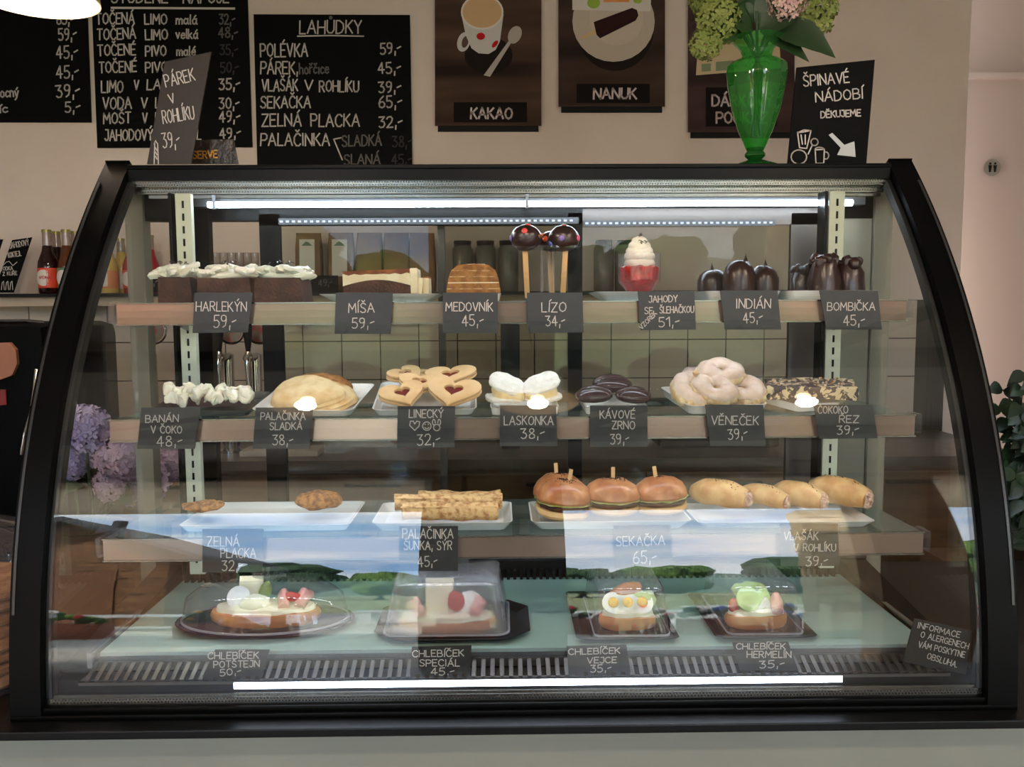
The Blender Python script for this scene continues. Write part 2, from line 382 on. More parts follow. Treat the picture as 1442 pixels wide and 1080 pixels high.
# round pictogram plate on the door
q = P(1397, 236, YB+.43)
rs = thing('restroom_sign', 'small round silver door plate with two black figures, right of the display case', 'sign', q)
mk('plate', rot([(lathe([(0, 0), (.036, 0), (.037, .003), (0, .003)], 28))][0], 'X', 90) and xf(lathe([(0, 0), (.036, 0), (.037, .003), (0, .003)], 28), Matrix.Translation(q) @ Matrix.Rotation(R(90), 4, 'X')), mat('brushed_plate', (150, 144, 132), .4, .6), rs)
for dx in (-.011, .011):
    f1 = xf(lathe([(0, 0), (.005, 0), (.005, .001), (0, .001)], 10), Matrix.Translation(q+Vector((dx, -.0035, .017))) @ Matrix.Rotation(R(90), 4, 'X'))
    f2 = prism([(q.x+dx+a, q.z+b) for a, b in ((-.008, .01), (.008, .01), (.006, -.004), (.004, -.02), (-.004, -.02), (-.006, -.004))], q.y-.0045, q.y-.0035)
    mk('figure', join(f1, f2), M_blackmat, rs, smooth=False)

# tiles behind the back counter: one object per tile
zt = P(700, 425, YB).z; TS = .1495
tb = struct('tile_backing', box(XL, XD-.05, YB-.006, YB, zt-4*TS-.02, zt), M_grout)
x0t = P(374, 500, YB).x % TS
src = None; k0 = int((XL+.05-x0t)/TS)
tile_mesh = box(-TS/2+.0022, TS/2-.0022, -.009, 0, -TS/2+.0022, TS/2-.0022)
places = []
for r_i in range(4):
    for c_i in range(k0, 40):
        xx = x0t+c_i*TS+TS/2
        if xx-TS/2 < XL+.02 or xx+TS/2 > XD-.06: continue
        if xx > 1.9 or xx < -2.35: continue
        places.append((xx, r_i))
base = places[0]
t0 = mk('tile', mv(tile_mesh, base[0], YB-.006, zt-TS/2-base[1]*TS), M_tile, tb, smooth=False)
pieces('tile', t0, [(x-base[0], 0, -(r_i-base[1])*TS) for x, r_i in places[1:]], tb)

# window wall behind the camera: two tall openings, a pier, a stone pier and a narrow opening
ZH = 1.22
M_iw = mat('inner_wall', (196, 178, 156), .85)
ww = struct('wall_front', box(XL, XR, YW-.25, YW, ZH, ZC), M_iw)
M_dkpier = mat('pier_wood', (92, 66, 48), .7, c2=(70, 50, 38), scale=5, stretch=(6, 6, 1))
mk('pier', box(-.46, .32, YW-.25, YW, ZF, ZH), M_dkpier, ww, smooth=False)
mk('pier', box(-3.1, -2.86, YW-.25, YW, ZF, ZH), M_dkpier, ww, smooth=False)
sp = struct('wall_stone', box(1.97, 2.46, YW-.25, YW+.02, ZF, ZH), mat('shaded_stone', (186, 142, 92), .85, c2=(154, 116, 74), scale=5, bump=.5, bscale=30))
sc_ = struct('trim_2', box(2.42, 2.80, -4.5, -4.12, -1.46, -1.30), mat('stone_base', (150, 130, 100), .9))   # foot of the sunlit stone column outside
for k in range(14):                            # its blocks, one by one
    z = -1.30+k*.19; wj = .012*(k % 2)
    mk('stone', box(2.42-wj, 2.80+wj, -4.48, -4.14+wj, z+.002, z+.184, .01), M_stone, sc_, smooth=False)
struct('trim_1', box(XL, XR, YW+.0, YW+.05, ZH, ZH+.05), M_beam)

# ------------------------------------------------------------------ outdoors, seen mirrored in the case glass
M_pave = mat('terrace_paving', (206, 198, 184), .9, c2=(176, 168, 154), scale=1.2)
M_lawn = mat('lawn', (104, 112, 70), .95, c2=(122, 124, 82), scale=1.5, bump=.3)
M_soff = mat('soffit_boards', (238, 220, 190), .8, c2=(228, 208, 176), scale=6, stretch=(1, 8, 8))
pr = struct('porch_roof', box(-8, 8, -3.62, YW-.25, 1.30, 1.40), M_soff)
mk('fascia', box(-8, 8, -3.68, -3.62, 1.24, 1.44), M_soff, pr, smooth=False)
mk('roof_cover', box(-8.1, 8.1, -3.75, YW-.25, 1.40, 1.46), M_beam, pr, smooth=False)
for x in (-6.5, 5.2): mk('porch_post', box(x-.09, x+.09, -3.55, -3.37, -1.46, 1.30), M_soff, pr, smooth=False)
struct('terrace', box(-30, 30, -13, YW-.25, -1.54, -1.46), M_pave)
struct('lawn', box(-90, 90, -120, -13, -1.58, -1.5), M_lawn)
M_hill = mat('hill_forest', (62, 84, 72), 1, c2=(84, 104, 92), scale=.05)
V = []
n = 60
for i in range(n+1):
    x = -160+320*i/n; h = 3+6*noise.noise(Vector((i*.13, 2, 0)))+3*noise.noise(Vector((i*.4, 7, 0)))
    V += [(x, -118, -1.6), (x, -124, max(h, .5)+2), (x, -130, -1.6)]
Fh = []
for i in range(n):
    for j in range(2): Fh.append((i*3+j, (i+1)*3+j, (i+1)*3+j+1, i*3+j+1))
struct('hills', (V, Fh), M_hill)
M_leaf = mat('tree_leaves', (52, 78, 34), .9, c2=(84, 112, 48), scale=1.2, bump=.6, bscale=3)
M_leaf2 = mat('tree_leaves_dark', (34, 56, 34), .9, c2=(52, 78, 42), scale=1.2, bump=.6, bscale=3)
M_bark = mat('bark', (74, 60, 48), .9)
def tree(x, y, h, wd, kind, label):
    o = thing('tree', label, 'tree', (x, y, -1.5), 'trees beyond the lawn')
    mk('trunk', tube([(x, y, -1.5), (x+.1, y, -1.5+h*.25), (x, y, -1.5+h*.5)], [wd*.06, wd*.05, wd*.03], 8), M_bark, o)
    r = random.Random(int(x*10)); parts = []
    for k in range(11):
        a = r.uniform(0, 6.28); q = r.uniform(0, .32)*wd; zz = r.uniform(.32, .86)*h; s = wd*r.uniform(.2, .3)*(1.15-zz/h*.45)
        parts.append(mv(rough(ico(s, 2, 1, 1, .8), s*.35, 2.2/s, r.random()*9, s*.2, 7/s), x+q*math.cos(a), y+q*math.sin(a), -1.5+zz))
    mk('crown', join(*parts), kind, o, smooth=False)
TL = [(-26, -46, 7.2, 9, M_leaf2, 'broad dark tree at the far left edge of the lawn'), (-19, -40, 6.0, 8, M_leaf, 'round green tree left of the lawn behind the gabled hut'),
      (-12, -48, 6.4, 9, M_leaf2, 'dark wide-crowned tree second from the gabled hut'), (-6.5, -44, 4.6, 6, M_leaf, 'low pale green tree near the middle of the lawn edge'),
      (-1, -52, 6.8, 7, M_leaf2, 'tall dark tree straight behind the pier of the window wall'), (4.5, -46, 5.6, 7, M_leaf2, 'dark bushy tree left of the right-hand window opening'),
      (10, -55, 6.0, 9, M_leaf, 'bright green spreading tree in the right-hand window opening'), (16, -42, 6.2, 9, M_leaf2, 'dense dark tree beside the stone jamb'),
      (24, -38, 8.0, 9, M_leaf, 'large green tree seen through the narrow opening'), (32, -44, 9, 11, M_leaf2, 'largest dark tree at the far right of the lawn')]
for t in TL: tree(*t)
# gabled timber hut outside on the left
hx0, hx1, hy0, hy1 = -7.6, -4.0, -10.5, -7.8
hut = thing('timber_hut', 'brown timber hut with a dark gabled roof on the left of the terrace', 'building', ((hx0+hx1)/2, -9, -1.5))
M_hw = mat('hut_timber', (122, 84, 48), .8, c2=(88, 58, 34), scale=3, stretch=(1, 1, 6))
for k in range(9):
    mk('plank', box(hx0, hx1, hy0, hy1, -1.5+k*.28, -1.5+k*.28+.265), M_hw, hut, smooth=False)
M_hr = mat('hut_roof', (58, 54, 56), .8, c2=(44, 40, 42), scale=6)
xm = (hx0+hx1)/2+.5
mk('roof', prism([(hx0-.5, .95), (xm, 2.35), (hx1+.45, .95), (hx1+.45, .83), (xm, 2.18), (hx0-.5, .83)], hy0-.4, hy1+.4), M_hr, hut, smooth=False)
mk('gable', prism([(hx0, .98), (xm, 2.18), (hx1, .98)], hy0+.1, hy1-.02), M_hw, hut, smooth=False)
mk('finial', tube([(xm, -9, 2.3), (xm, -9, 2.6)], .1, 10), M_hr, hut)
mk('door', box(hx1-1.5, hx1-.6, hy1, hy1+.03, -1.5, .4), mat('hut_door', (104, 66, 38), .8), hut, smooth=False)
# benches, planters and parasols on the terrace
M_bench = mat('bench_paint', (226, 226, 220), .6)
def bench(x, y, wd, label):
    o = thing('terrace_bench', label, 'bench', (x, y, -1.46), 'white benches on the terrace')
    for k in range(3): mk('slat', box(x-wd/2, x+wd/2, y-.3+k*.22, y-.1+k*.22, -1.04, -1.0), M_bench, o, smooth=False)
    for s in (-1, 1): mk('leg', box(x+s*wd*.4-.03, x+s*wd*.4+.03, y-.18, y+.18, -1.46, -1.04), M_bench, o, smooth=False)
bench(-3.4, -6.6, 2.4, 'white terrace bench outside the left opening'); bench(-.6, -7.6, 2.2, 'white terrace bench behind the pier')
bench(1.5, -6.2, 2.6, 'white terrace bench outside the right opening'); bench(3.6, -8.4, 2.6, 'white terrace bench farthest right outside')
M_pot = mat('terracotta', (142, 82, 56), .8)
def planter(x, y, cs, label):
    o = thing('flower_planter', label, 'planter', (x, y, -1.46), 'planters on the terrace')
    mk('box', box(x-.5, x+.5, y-.16, y+.16, -1.46, -1.1, .01), M_pot, o)
    r = random.Random(int(x*7)+3); g = []; fs = {}
    for k in range(26):
        px_, py_, pz = x+r.uniform(-.48, .48), y+r.uniform(-.14, .14), -1.08+r.uniform(0, .24)
        g.append(mv(ico(.08, 1), px_, py_, pz))
        if k % 2: fs.setdefault(cs[k//2 % len(cs)], []).append(mv(ico(.05, 1), px_, py_+.07, pz+.05))
    mk('foliage', join(*g), M_leaf, o)
    for c, l_ in fs.items(): mk('blossoms', join(*l_), mat('blossom_%d_%d_%d' % c, c, .7), o)
for a in [(-4.0, -5.2, [(200, 40, 50), (240, 235, 225)], 'terracotta planter with red and white flowers, leftmost outside'), (-2.3, -5.0, [(200, 40, 60), (230, 170, 40)], 'terracotta planter with red and yellow flowers by the left bench'),
          (.95, -5.2, [(240, 235, 230), (220, 60, 70)], 'terracotta planter with white and red flowers beside the pier'), (2.0, -4.9, [(70, 110, 200), (240, 240, 235)], 'terracotta planter with blue and white flowers, right outside'),
          (3.9, -5.6, [(220, 110, 130), (240, 220, 225)], 'terracotta planter with pink flowers near the stone pier')]: planter(*a)

# ------------------------------------------------------------------ counter under the case
M_sage = mat('sage_panel', (136, 138, 128), .6, c2=(131, 133, 124), scale=3)
M_top = mat('worktop_black', (11, 11, 11), .4, spec=.25)
ct = thing('service_counter', 'long service counter with grey-green front and black worktop under the display case', 'counter', (0, 1.4, ZF))
mk('worktop', box(-2.3, 1.9, 1.177, 1.95, -.6185, -.6055, .002), M_top, ct, smooth=False)
mk('worktop', box(-2.3, -.9, 1.95, 2.45, -.6185, -.6055), M_top, ct, smooth=False)
mk('front_panel', box(-2.3, 1.88, 1.20, 1.225, ZF+.08, -.6185), M_sage, ct, smooth=False)
mk('plinth', box(-2.28, 1.86, 1.25, 1.9, ZF, ZF+.08), M_blackmat, ct, smooth=False)
mk('carcass', box(-2.28, 1.86, 1.225, 1.9, ZF+.08, -.6185), M_blackmat, ct, smooth=False)

# ------------------------------------------------------------------ the display case
PC = (0.14604574, 0.6291497, 0.62469304, 1.40137956)
def GY(z): return ((PC[0]*z+PC[1])*z+PC[2])*z+PC[3]
def GN(z):
    s = 3*PC[0]*z*z+2*PC[1]*z+PC[2]; l = math.hypot(1, s); return 1/l, -s/l   # inward normal (dY, dz)
def curve(z0, z1, off, n=28):
    out = []
    for i in range(n+1):
        z = z0+(z1-z0)*i/n; a, b = GN(z); out.append((GY(z)+a*off, z+b*off))
    return out
YR = 1.66
dc = thing('display_case', 'large refrigerated pastry display case with curved front glass and black frame', 'display case', (0, 1.45, -.6055))
for s in (-1, 1):
    xa, xb = (s*.705, s*.75) if s > 0 else (s*.75, s*.705)
    o_ = curve(-.604, .262, -.012); i_ = curve(-.604, .235, .034)
    poly = o_+[(1.60, .274), (1.62, .262)]+i_[::-1]
    fr = mk('end_frame', prism(poly, xa, xb, 'X'), M_black, dc)
    mk('end_post', prism([(YR-.005, -.604), (YR+.03, -.604), (YR+.03, .262), (YR-.005, .262)], min(s*.708, s*.742), max(s*.708, s*.742), 'X'), mat('side_post', (138, 134, 118), .55), dc)
    mk('end_frame', prism([(1.58, .235), (YR+.1, .235), (YR+.1, .262), (1.60, .262)], xa, xb, 'X'), M_black, dc)
    gp = curve(-.585, .235, .03)+[(YR-.02, .235), (YR-.02, -.585)]
    mk('side_glass', prism(gp, s*.728-.003, s*.728+.003, 'X'), M_glass, dc)
    # thin bright edging on the outside curve
    e_ = curve(-.45, .22, -.0135); e2 = curve(-.45, .22, -.011)
    mk('edge_trim', prism(e_+e2[::-1], s*.744-.002, s*.744+.002, 'X'), mat('edge_trim', (70, 70, 70), .3, .6), dc)
    # small metal foot plate along the inside of the end frame
    mk('inner_gasket', prism(curve(-.58, .235, .003)+curve(-.58, .235, .02)[::-1], s*.7-.004, s*.7+.004, 'X'), mat('gasket', (26, 24, 23), .5), dc)
o_ = curve(-.580, .236, 0, 40); i_ = curve(-.580, .236, .006, 40)
mk('front_glass', prism(o_+i_[::-1], -.7045, .7045, 'X'), M_fglass, dc)
mk('top_panel', box(-.705, .705, 1.585, YR+.10, .256, .2635, .002), M_black, dc)
mk('header', box(-.705, .705, 1.590, 1.604, .236, .256), M_black, dc, smooth=False)
mk('header', box(-.705, .705, YR, YR+.03, .17, .256), M_black, dc, smooth=False)
# perforated aluminium profile that carries the glass
tr = mk('top_rail', join(box(-.703, .703, 1.597, 1.612, .226, .236), box(-.703, .703, 1.612, 1.618, .214, .228), box(-.68, .70, 1.618, 1.63, .207, .213)), M_alu, dc, smooth=False)
dots = []
for row, (y, z) in enumerate(((1.5965, .2335), (1.5965, .2285), (1.6115, .2235), (1.6115, .218))):
    for i in range(280):
        x = -.695+i*.005+(row % 2)*.0025; dots.append(([(x-.0009, y, z-.0009), (x+.0009, y, z-.0009), (x+.0009, y, z+.0009), (x-.0009, y, z+.0009)], [(0, 1, 2, 3)]))
mk('perforation', join(*dots), M_blackmat, tr, smooth=False, kind='stuff')
# lamp tube under the top with clips
M_led = emis('led_white', (225, 240, 255), LED)
lz = P(721, 287, 1.60).z
lx0, lx1 = P(293, 287, 1.60).x, P(1200, 287, 1.60).x
lt = mk('light_tube', xf(tube([(lx0, 1.60, lz), (lx1, 1.60, lz)], .0055, 12), Matrix()), M_led, dc)
for px_ in (303, 742, 1172):
    x = P(px_, 287, 1.60).x
    mk('tube_clip', box(x-.003, x+.003, 1.592, 1.612, lz-.009, .21), M_steel, lt, smooth=False)
mk('lamp_housing', box(lx0-.03, lx1+.03, 1.612, 1.64, lz-.002, .205), mat('housing_grey', (62, 64, 68), .35, .5), dc, smooth=False)
for a_, b_, py_, Yd in ((392, 815, 311, 1.636), (822, 1092, 315, 1.650)):  # lamp dots mirrored in the rear header, put in as two glowing dotted strips
    xa, xb, z = P(a_, py_, Yd).x, P(b_, py_, Yd).x, P(700, py_, Yd).z
    ls = mk('led_or_reflection_strip', box(xa, xb, Yd-.001, Yd+.003, z-.006, z+.006), MATS['housing_grey'], dc, smooth=False)
    nd = int((xb-xa)/.0115)
    mk('led_or_reflection_dot', join(*[box(xa+.003+i*.0115, xa+.009+i*.0115, Yd-.0025, Yd-.001, z-.002, z+.002) for i in range(nd)]), emis('led_reflection', (222, 232, 255), 1.3), ls, smooth=False, kind='stuff')
# slotted uprights
M_up = mat('upright_enamel', (214, 214, 190), .4, c2=(206, 206, 184), scale=4)
for s in (-1, 1):
    x = s*.599
    u = mk('upright', box(x-.0145, x+.0145, 1.57, 1.584, -.5, .21, .0015), M_up, dc, smooth=False)
    mk('slot', join(*[box(x-.0018, x+.0018, 1.5685, 1.571, z-.0065, z+.0065) for z in [.19-.0228*i for i in range(30)]]), M_blackmat, u, smooth=False)
    mk('upright', box(x-.019-.006, x-.019, 1.565, 1.60, -.5, .21), M_black, dc, smooth=False)
# shelves
SH = [(1.406, .0096), (1.363, -.177), (1.321, -.361)]
for Yf, z in SH:
    sh = mk('shelf', box(-.652, .652, Yf, 1.575, z-.006, z, .0015), M_sglass, dc, smooth=False)
    mk('price_rail', box(-.652, .652, Yf-.006, Yf-.003, z-.034, z-.0005), M_rail, sh, smooth=False)
    mk('rail_edge', join(box(-.653, .653, Yf-.009, Yf-.003, z-.036, z-.034), box(-.653, .653, Yf-.008, Yf-.003, z-.001, z+.001)), M_alu, sh, smooth=False)
    for s in (-1, 1):
        x = s*.599
        mk('bracket', prism([(1.57, z-.007), (1.57, z-.05), (1.55, z-.045), (Yf+.01, z-.018), (Yf+.01, z-.007)], x-.002, x+.002, 'X'), M_steel, sh, smooth=False)
        mk('end_clip', box(s*.66-.004, s*.66+.004, Yf-.006, Yf+.03, z-.03, z+.001), M_acryl, sh, smooth=False)
# small led strips under the two lower shelves (they light the level beneath)
M_led2 = emis('led_dots', (235, 242, 255), LED*1.3)
for Yf, z in SH:
    ls = mk('led_or_reflection_strip', box(-.58, .58, Yf+.010, Yf+.016, z-.012, z-.007), M_alu, dc, smooth=False)
    mk('led_or_reflection_dot', join(*[box(-.57+i*.0168, -.562+i*.0168, Yf+.0105, Yf+.0155, z-.0135, z-.012) for i in range(68)]), M_led2, ls, smooth=False, kind='stuff')
# deck
M_deck = mat('deck_glass', (146, 172, 164), .12, c2=(141, 167, 160), scale=3)
ZD = -.53
mk('deck', box(-.648, .648, 1.278, 1.628, ZD-.006, ZD, .001), M_deck, dc, smooth=False)
mk('deck_lip', box(-.648, .648, 1.272, 1.276, ZD-.014, ZD+.001), M_acryl, dc, smooth=False)
mk('deck_base', box(-.70, .70, 1.244, 1.64, -.60, -.5595), M_blackmat, dc, smooth=False)
for s in (-1, 1):
    mk('side_channel', prism([(1.262, -.556), (1.262, -.548), (1.64, -.5), (1.64, -.556)], min(s*.652, s*.70), max(s*.652, s*.70), 'X'), M_blackmat, dc, smooth=False)
    mk('side_channel', box(s*.656-.004, s*.656+.004, 1.262, 1.63, -.55, ZD+.006), M_steel, dc, smooth=False)
g = mk('front_grille', join(box(-.66, .66, 1.2715, 1.2745, -.556, -.5425), box(-.66, .66, 1.2335, 1.2365, -.563, -.5585), box(-.66, .66, 1.24, 1.27, -.5585, -.5575)), mat('grille_steel', (88, 84, 82), .35, .7), dc, smooth=False)
M_gr = MATS['grille_steel']
s0 = mk('slat', rot(box(-.652, -.6455, 1.2345, 1.2715, -.552, -.549), 'X', 20, (0, 1.253, -.5505)), M_gr, g, smooth=False)
pieces('slat', s0, [(i*.0142, 0, 0) for i in range(1, 92)], g)
fin = mk('rear_vent', join(box(-.64, .64, 1.628, 1.634, -.535, -.50), *[box(-.64+i*.0128, -.6345+i*.0128, 1.612, 1.628, -.53, -.513) for i in range(100)]), M_blackmat, dc, smooth=False)
mk('rear_wall', box(-.703, .703, 1.634, YR, -.60, -.455), mat('rear_wall_black', (20, 20, 22), .3), dc, smooth=False)
mk('sill', box(-.703, .703, 1.625, YR+.02, -.458, -.450), M_steel, dc, smooth=False)
# light channel at the foot of the front glass
M_led3 = emis('led_foot', (225, 235, 255), LED*.25)
mk('foot_light', box(P(330, 968, 1.236).x, P(1185, 968, 1.236).x, 1.2335, 1.2365, -.5705, -.5603), M_led3, dc, smooth=False)
br = mk('foot_rail', join(box(-.703, .703, 1.224, 1.246, -.588, -.578), box(-.703, .703, 1.229, 1.233, -.580, -.575)), M_alu, dc, smooth=False)
dots = []
for row, z in enumerate((-.5805, -.5845)):
    for i in range(280):
        x = -.695+i*.005+(row % 2)*.0025; dots.append(([(x-.0009, 1.2236, z-.0009), (x+.0009, 1.2236, z-.0009), (x+.0009, 1.2236, z+.0009), (x-.0009, 1.2236, z+.0009)], [(0, 1, 2, 3)]))
mk('perforation', join(*dots), M_blackmat, br, smooth=False, kind='stuff')
mk('base_rail', box(-.705, .705, 1.214, 1.25, -.597, -.588, .002), M_black, dc)
mk('base_rail', box(-.75, .75, 1.208, 1.26, -.6055, -.597, .002), M_black, dc)
# sliding rear doors (two overlapping, a gap left open) and rear frame
def pxX(px_, Y): return P(px_, 420, Y).x
def rdoor(a0, a1, b0, b1, Y, st):
    d = mk('rear_door', join(box(a0, a1, Y, Y+.012, -.45, .18), box(b0, b1, Y, Y+.012, -.45, .18), box(a0, b1, Y, Y+.012, .158, .19), box(a0, b1, Y, Y+.012, -.45, -.425)), st, dc, smooth=False)
    mk('pane', box(a1, b0, Y+.004, Y+.007, -.425, .158), glass('rear_glass', (.84, .85, .82), .016), d, smooth=False)
rdoor(pxX(368, 1.64), pxX(397, 1.64), pxX(800, 1.64), pxX(820, 1.64), 1.64, M_black)
rdoor(pxX(617, 1.655), pxX(627, 1.655), pxX(1112, 1.655), pxX(1166, 1.655), 1.655, mat('door_profile', (84, 76, 72), .35, .5))
mk('rear_post', box(pxX(270, 1.645), pxX(298, 1.645), 1.64, 1.665, -.45, .2), M_black, dc, smooth=False)
mk('rear_post', box(pxX(1168, 1.665), .705, 1.662, 1.675, -.45, .2), mat('side_post', (120, 118, 104), .6), dc, smooth=False)

# ------------------------------------------------------------------ pendant lamps
M_shade = mat('lamp_shade', (206, 188, 160), .6)
M_bulb = emis('bulb', (255, 236, 205), 22)
def pendant(x, y, z, label):
    o = thing('pendant_lamp', label, 'lamp', (x, y, z), 'pendant lamps over the counter')
    prof = [(.125, 0), (.124, .012), (.112, .05), (.085, .085), (.04, .105), (.018, .11), (.018, .15)]
    pin = [(r_*.97, zz*.97) for r_, zz in prof[:5]][::-1]
    mk('shade', mv(lathe(prof+[(.017, .15)]+[(.015, .105)]+pin+[(.125, 0)], 40), x, y, z), M_shade, o)
    mk('cord', tube([(x, y, z+.15), (x, y, ZC)], .003, 6), M_blackmat, o)
    mk('bulb', mv(ico(.022, 2), x, y, z+.035), M_bulb, o)
    pl = bpy.data.lights.new('bulb_light', 'POINT'); pl.energy = LAMP; pl.color = (1, .82, .66); pl.shadow_soft_size = .03
    po = bpy.data.objects.new('bulb_light', pl); C.objects.link(po); po.location = (x, y, z+EZ-.01)
pendant(-1.015, 1.9, .665, 'cream pendant lamp cut off by the top left corner of the photo')
pendant(-.593, .465, .62, 'cream pendant lamp over the customers, left one mirrored in the glass')
pendant(.087, .465, .62, 'cream pendant lamp over the customers, middle one mirrored in the glass')
pendant(.88, .465, .62, 'cream pendant lamp over the customers, right one mirrored in the glass')

# ------------------------------------------------------------------ price cards
YC = {1: 1.388, 2: 1.345, 3: 1.303, 4: 1.240}
CARDS = [
 (1, [(274,412),(356,412),(349,468),(271,469)], [("HARLEKÝN",276,438,347,438,13),("59,-",301,461,333,460,17)], 'black price card at the front of the three cream-topped chocolate cakes'),
 (1, [(473,412),(553,412),(550,470),(471,470)], [("MÍŠA",491,440,527,440,13),("59,-",496,462,527,461,14)], 'black price card in front of the cocoa-topped cream slice'),
 (1, [(624,412),(701,412),(701,469),(624,469)], [("MEDOVNÍK",628,438,694,438,12),("45,-",651,459,681,458,15)], 'black price card in front of the layered honey cake'),
 (1, [(742,412),(820,412),(822,468),(743,469)], [("LÍZO",763,439,797,439,13),("34,-",769,459,796,458,14)], 'black price card below the chocolate cake pops on sticks'),
 (1, [(898,410),(978,410),(980,464),(902,465)], [("JAHODY",914,426,954,425,9),("SE",908,442,919,442,9),("ŠLEHAČKOU",929,441,977,440,9),("51,-",928,460,957,459,13),("VZOREK",904,464,925,442,6)], 'black price card below the strawberry cup with whipped cream'),
 (1, [(1014,409),(1095,409),(1100,464),(1021,464)], [("INDIÁN",1037,434,1085,434,13),("45,-",1047,455,1074,453,14)], 'black price card below the pointed chocolate domes'),
 (1, [(1154,409),(1236,409),(1242,464),(1164,464)], [("BOMBIČKA",1165,437,1232,437,11),("45,-",1188,459,1218,457,14)], 'black price card below the lumpy chocolate-coated cakes, farthest right on the top shelf'),
 (2, [(199,574),(282,574),(274,632),(193,632)], [("BANÁN",205,595,251,594,10),("V ČOKO",213,610,256,610,10),("48,-",221,629,257,627,14)], 'black price card below the cream-covered banana slice'),
 (2, [(360,574),(441,574),(436,632),(356,632)], [("PALAČINKA",367,591,430,591,10),("SLADKÁ",380,605,425,605,10),("38,-",384,627,413,626,14)], 'black price card below the folded pancakes'),
 (2, [(560,572),(641,572),(640,630),(559,630)], [("LINECKÝ",576,588,624,588,11),("32,-",588,627,620,625,15)], 'black price card with drawn heart, face and rabbit below the heart biscuits'),
 (2, [(704,571),(783,571),(785,628),(704,628)], [("LASKONKA",710,598,779,598,12),("38,-",734,618,767,616,14)], 'black price card below the white meringue sandwich'),
 (2, [(831,571),(912,571),(912,629),(831,629)], [("KÁVOVÉ",845,589,894,589,11),("ZRNO",862,604,894,604,11),("39,-",860,626,886,624,14)], 'black price card below the dark coffee-bean cakes'),
 (2, [(993,570),(1075,570),(1078,628),(1000,628)], [("VĚNEČEK",1002,598,1068,598,12),("39,-",1026,619,1053,616,14)], 'black price card below the pile of iced ring pastries'),
 (2, [(1146,570),(1229,570),(1236,617),(1154,618)], [("ČOKOKO",1152,582,1194,582,10),("ŘEZ",1182,595,1209,595,10),("39,-",1179,612,1210,610,12)], 'black price card below the marbled chocolate bar'),
 (3, [(285,745),(371,745),(369,806),(285,806)], [("ZELNÁ",292,769,337,769,13),("PLACKA",311,785,360,785,13),("32,-",313,804,342,803,14)], 'black price card below the browned cabbage patties'),
 (3, [(562,741),(645,741),(645,804),(562,804)], [("PALAČINKA",567,758,638,758,13),("ŠUNKA, SÝR",569,774,636,774,12),("45,-",589,798,616,796,14)], 'black price card below the rolled savoury pancakes'),
 (3, [(864,740),(944,740),(948,800),(866,800)], [("SEKAČKA",868,769,936,767,13),("65,-",892,794,925,792,17)], 'black price card below the buns with wooden picks'),
 (3, [(1098,737),(1180,737),(1182,797),(1100,797)], [("VLAŠÁK",1104,760,1152,760,11),("V ROHLÍKU",1118,776,1177,776,10),("39,-",1135,797,1166,795,13)], 'black price card below the filled bread rolls'),
 (4, [(303,915),(380,915),(368,957),(283,957)], [("CHLEBÍČEK",293,928,364,927,9),("POTŠTEJN",301,940,365,939,9),("50,-",310,952,340,949,9)], 'black price card leaning below the oval domed tray'),
 (4, [(580,911),(664,909),(662,953),(577,955)], [("CHLEBÍČEK",581,925,653,924,9),("SPECIÁL",591,938,647,938,9),("45,-",607,951,640,950,10)], 'black price card below the rectangular dome with a round knob'),
 (4, [(798,910),(882,908),(889,951),(801,951)], [("CHLEBÍČEK",801,922,873,920,8),("VEJCE",827,934,868,933,8),("35,-",832,947,861,945,10)], 'black price card below the clear box with the egg sandwich'),
 (4, [(1031,904),(1110,904),(1124,944),(1042,944)], [("CHLEBÍČEK",1037,914,1106,914,8),("HERMELÍN",1052,926,1114,926,9),("35,-",1070,941,1105,939,10)], 'black price card below the clear box with the cucumber sandwich'),
]
for lv, cs, ln, lab in CARDS:
    ex = None
    if 'heart' in lab:
        h = [(584,606),(577,599),(578,593),(582,593),(584,597),(587,593),(591,594),(590,600),(584,606)]
        ex = [h, arc(601, 600, 6, 6), arc(601, 601, 3, 2.5, 20, 160, 5), [(598.5,597),(598.5,598)], [(603,597),(603,598)],
              arc(615, 602, 4.5, 4.5), arc(611, 594.5, 2, 4, 60, 380, 8), arc(618.5, 594.5, 2, 4, 160, 480, 8)]
    sign('price_card', cs, YC[lv], ln, lab, 'price card', 1.35, 'chalked price cards in the display case', ex)
sign('notice_card', [(1288,871),(1373,889),(1360,950),(1272,932)], 1.242,
     [("INFORMACE",1292,884,1351,898,8),("O ALERGENECH",1296,897,1363,914,8),("VÁM POSKYTNE",1293,911,1358,926,8),("OBSLUHA.",1305,927,1347,940,8)],
     'tilted black notice card with four chalk lines in the lower right corner of the case', 'sign', 1.1)

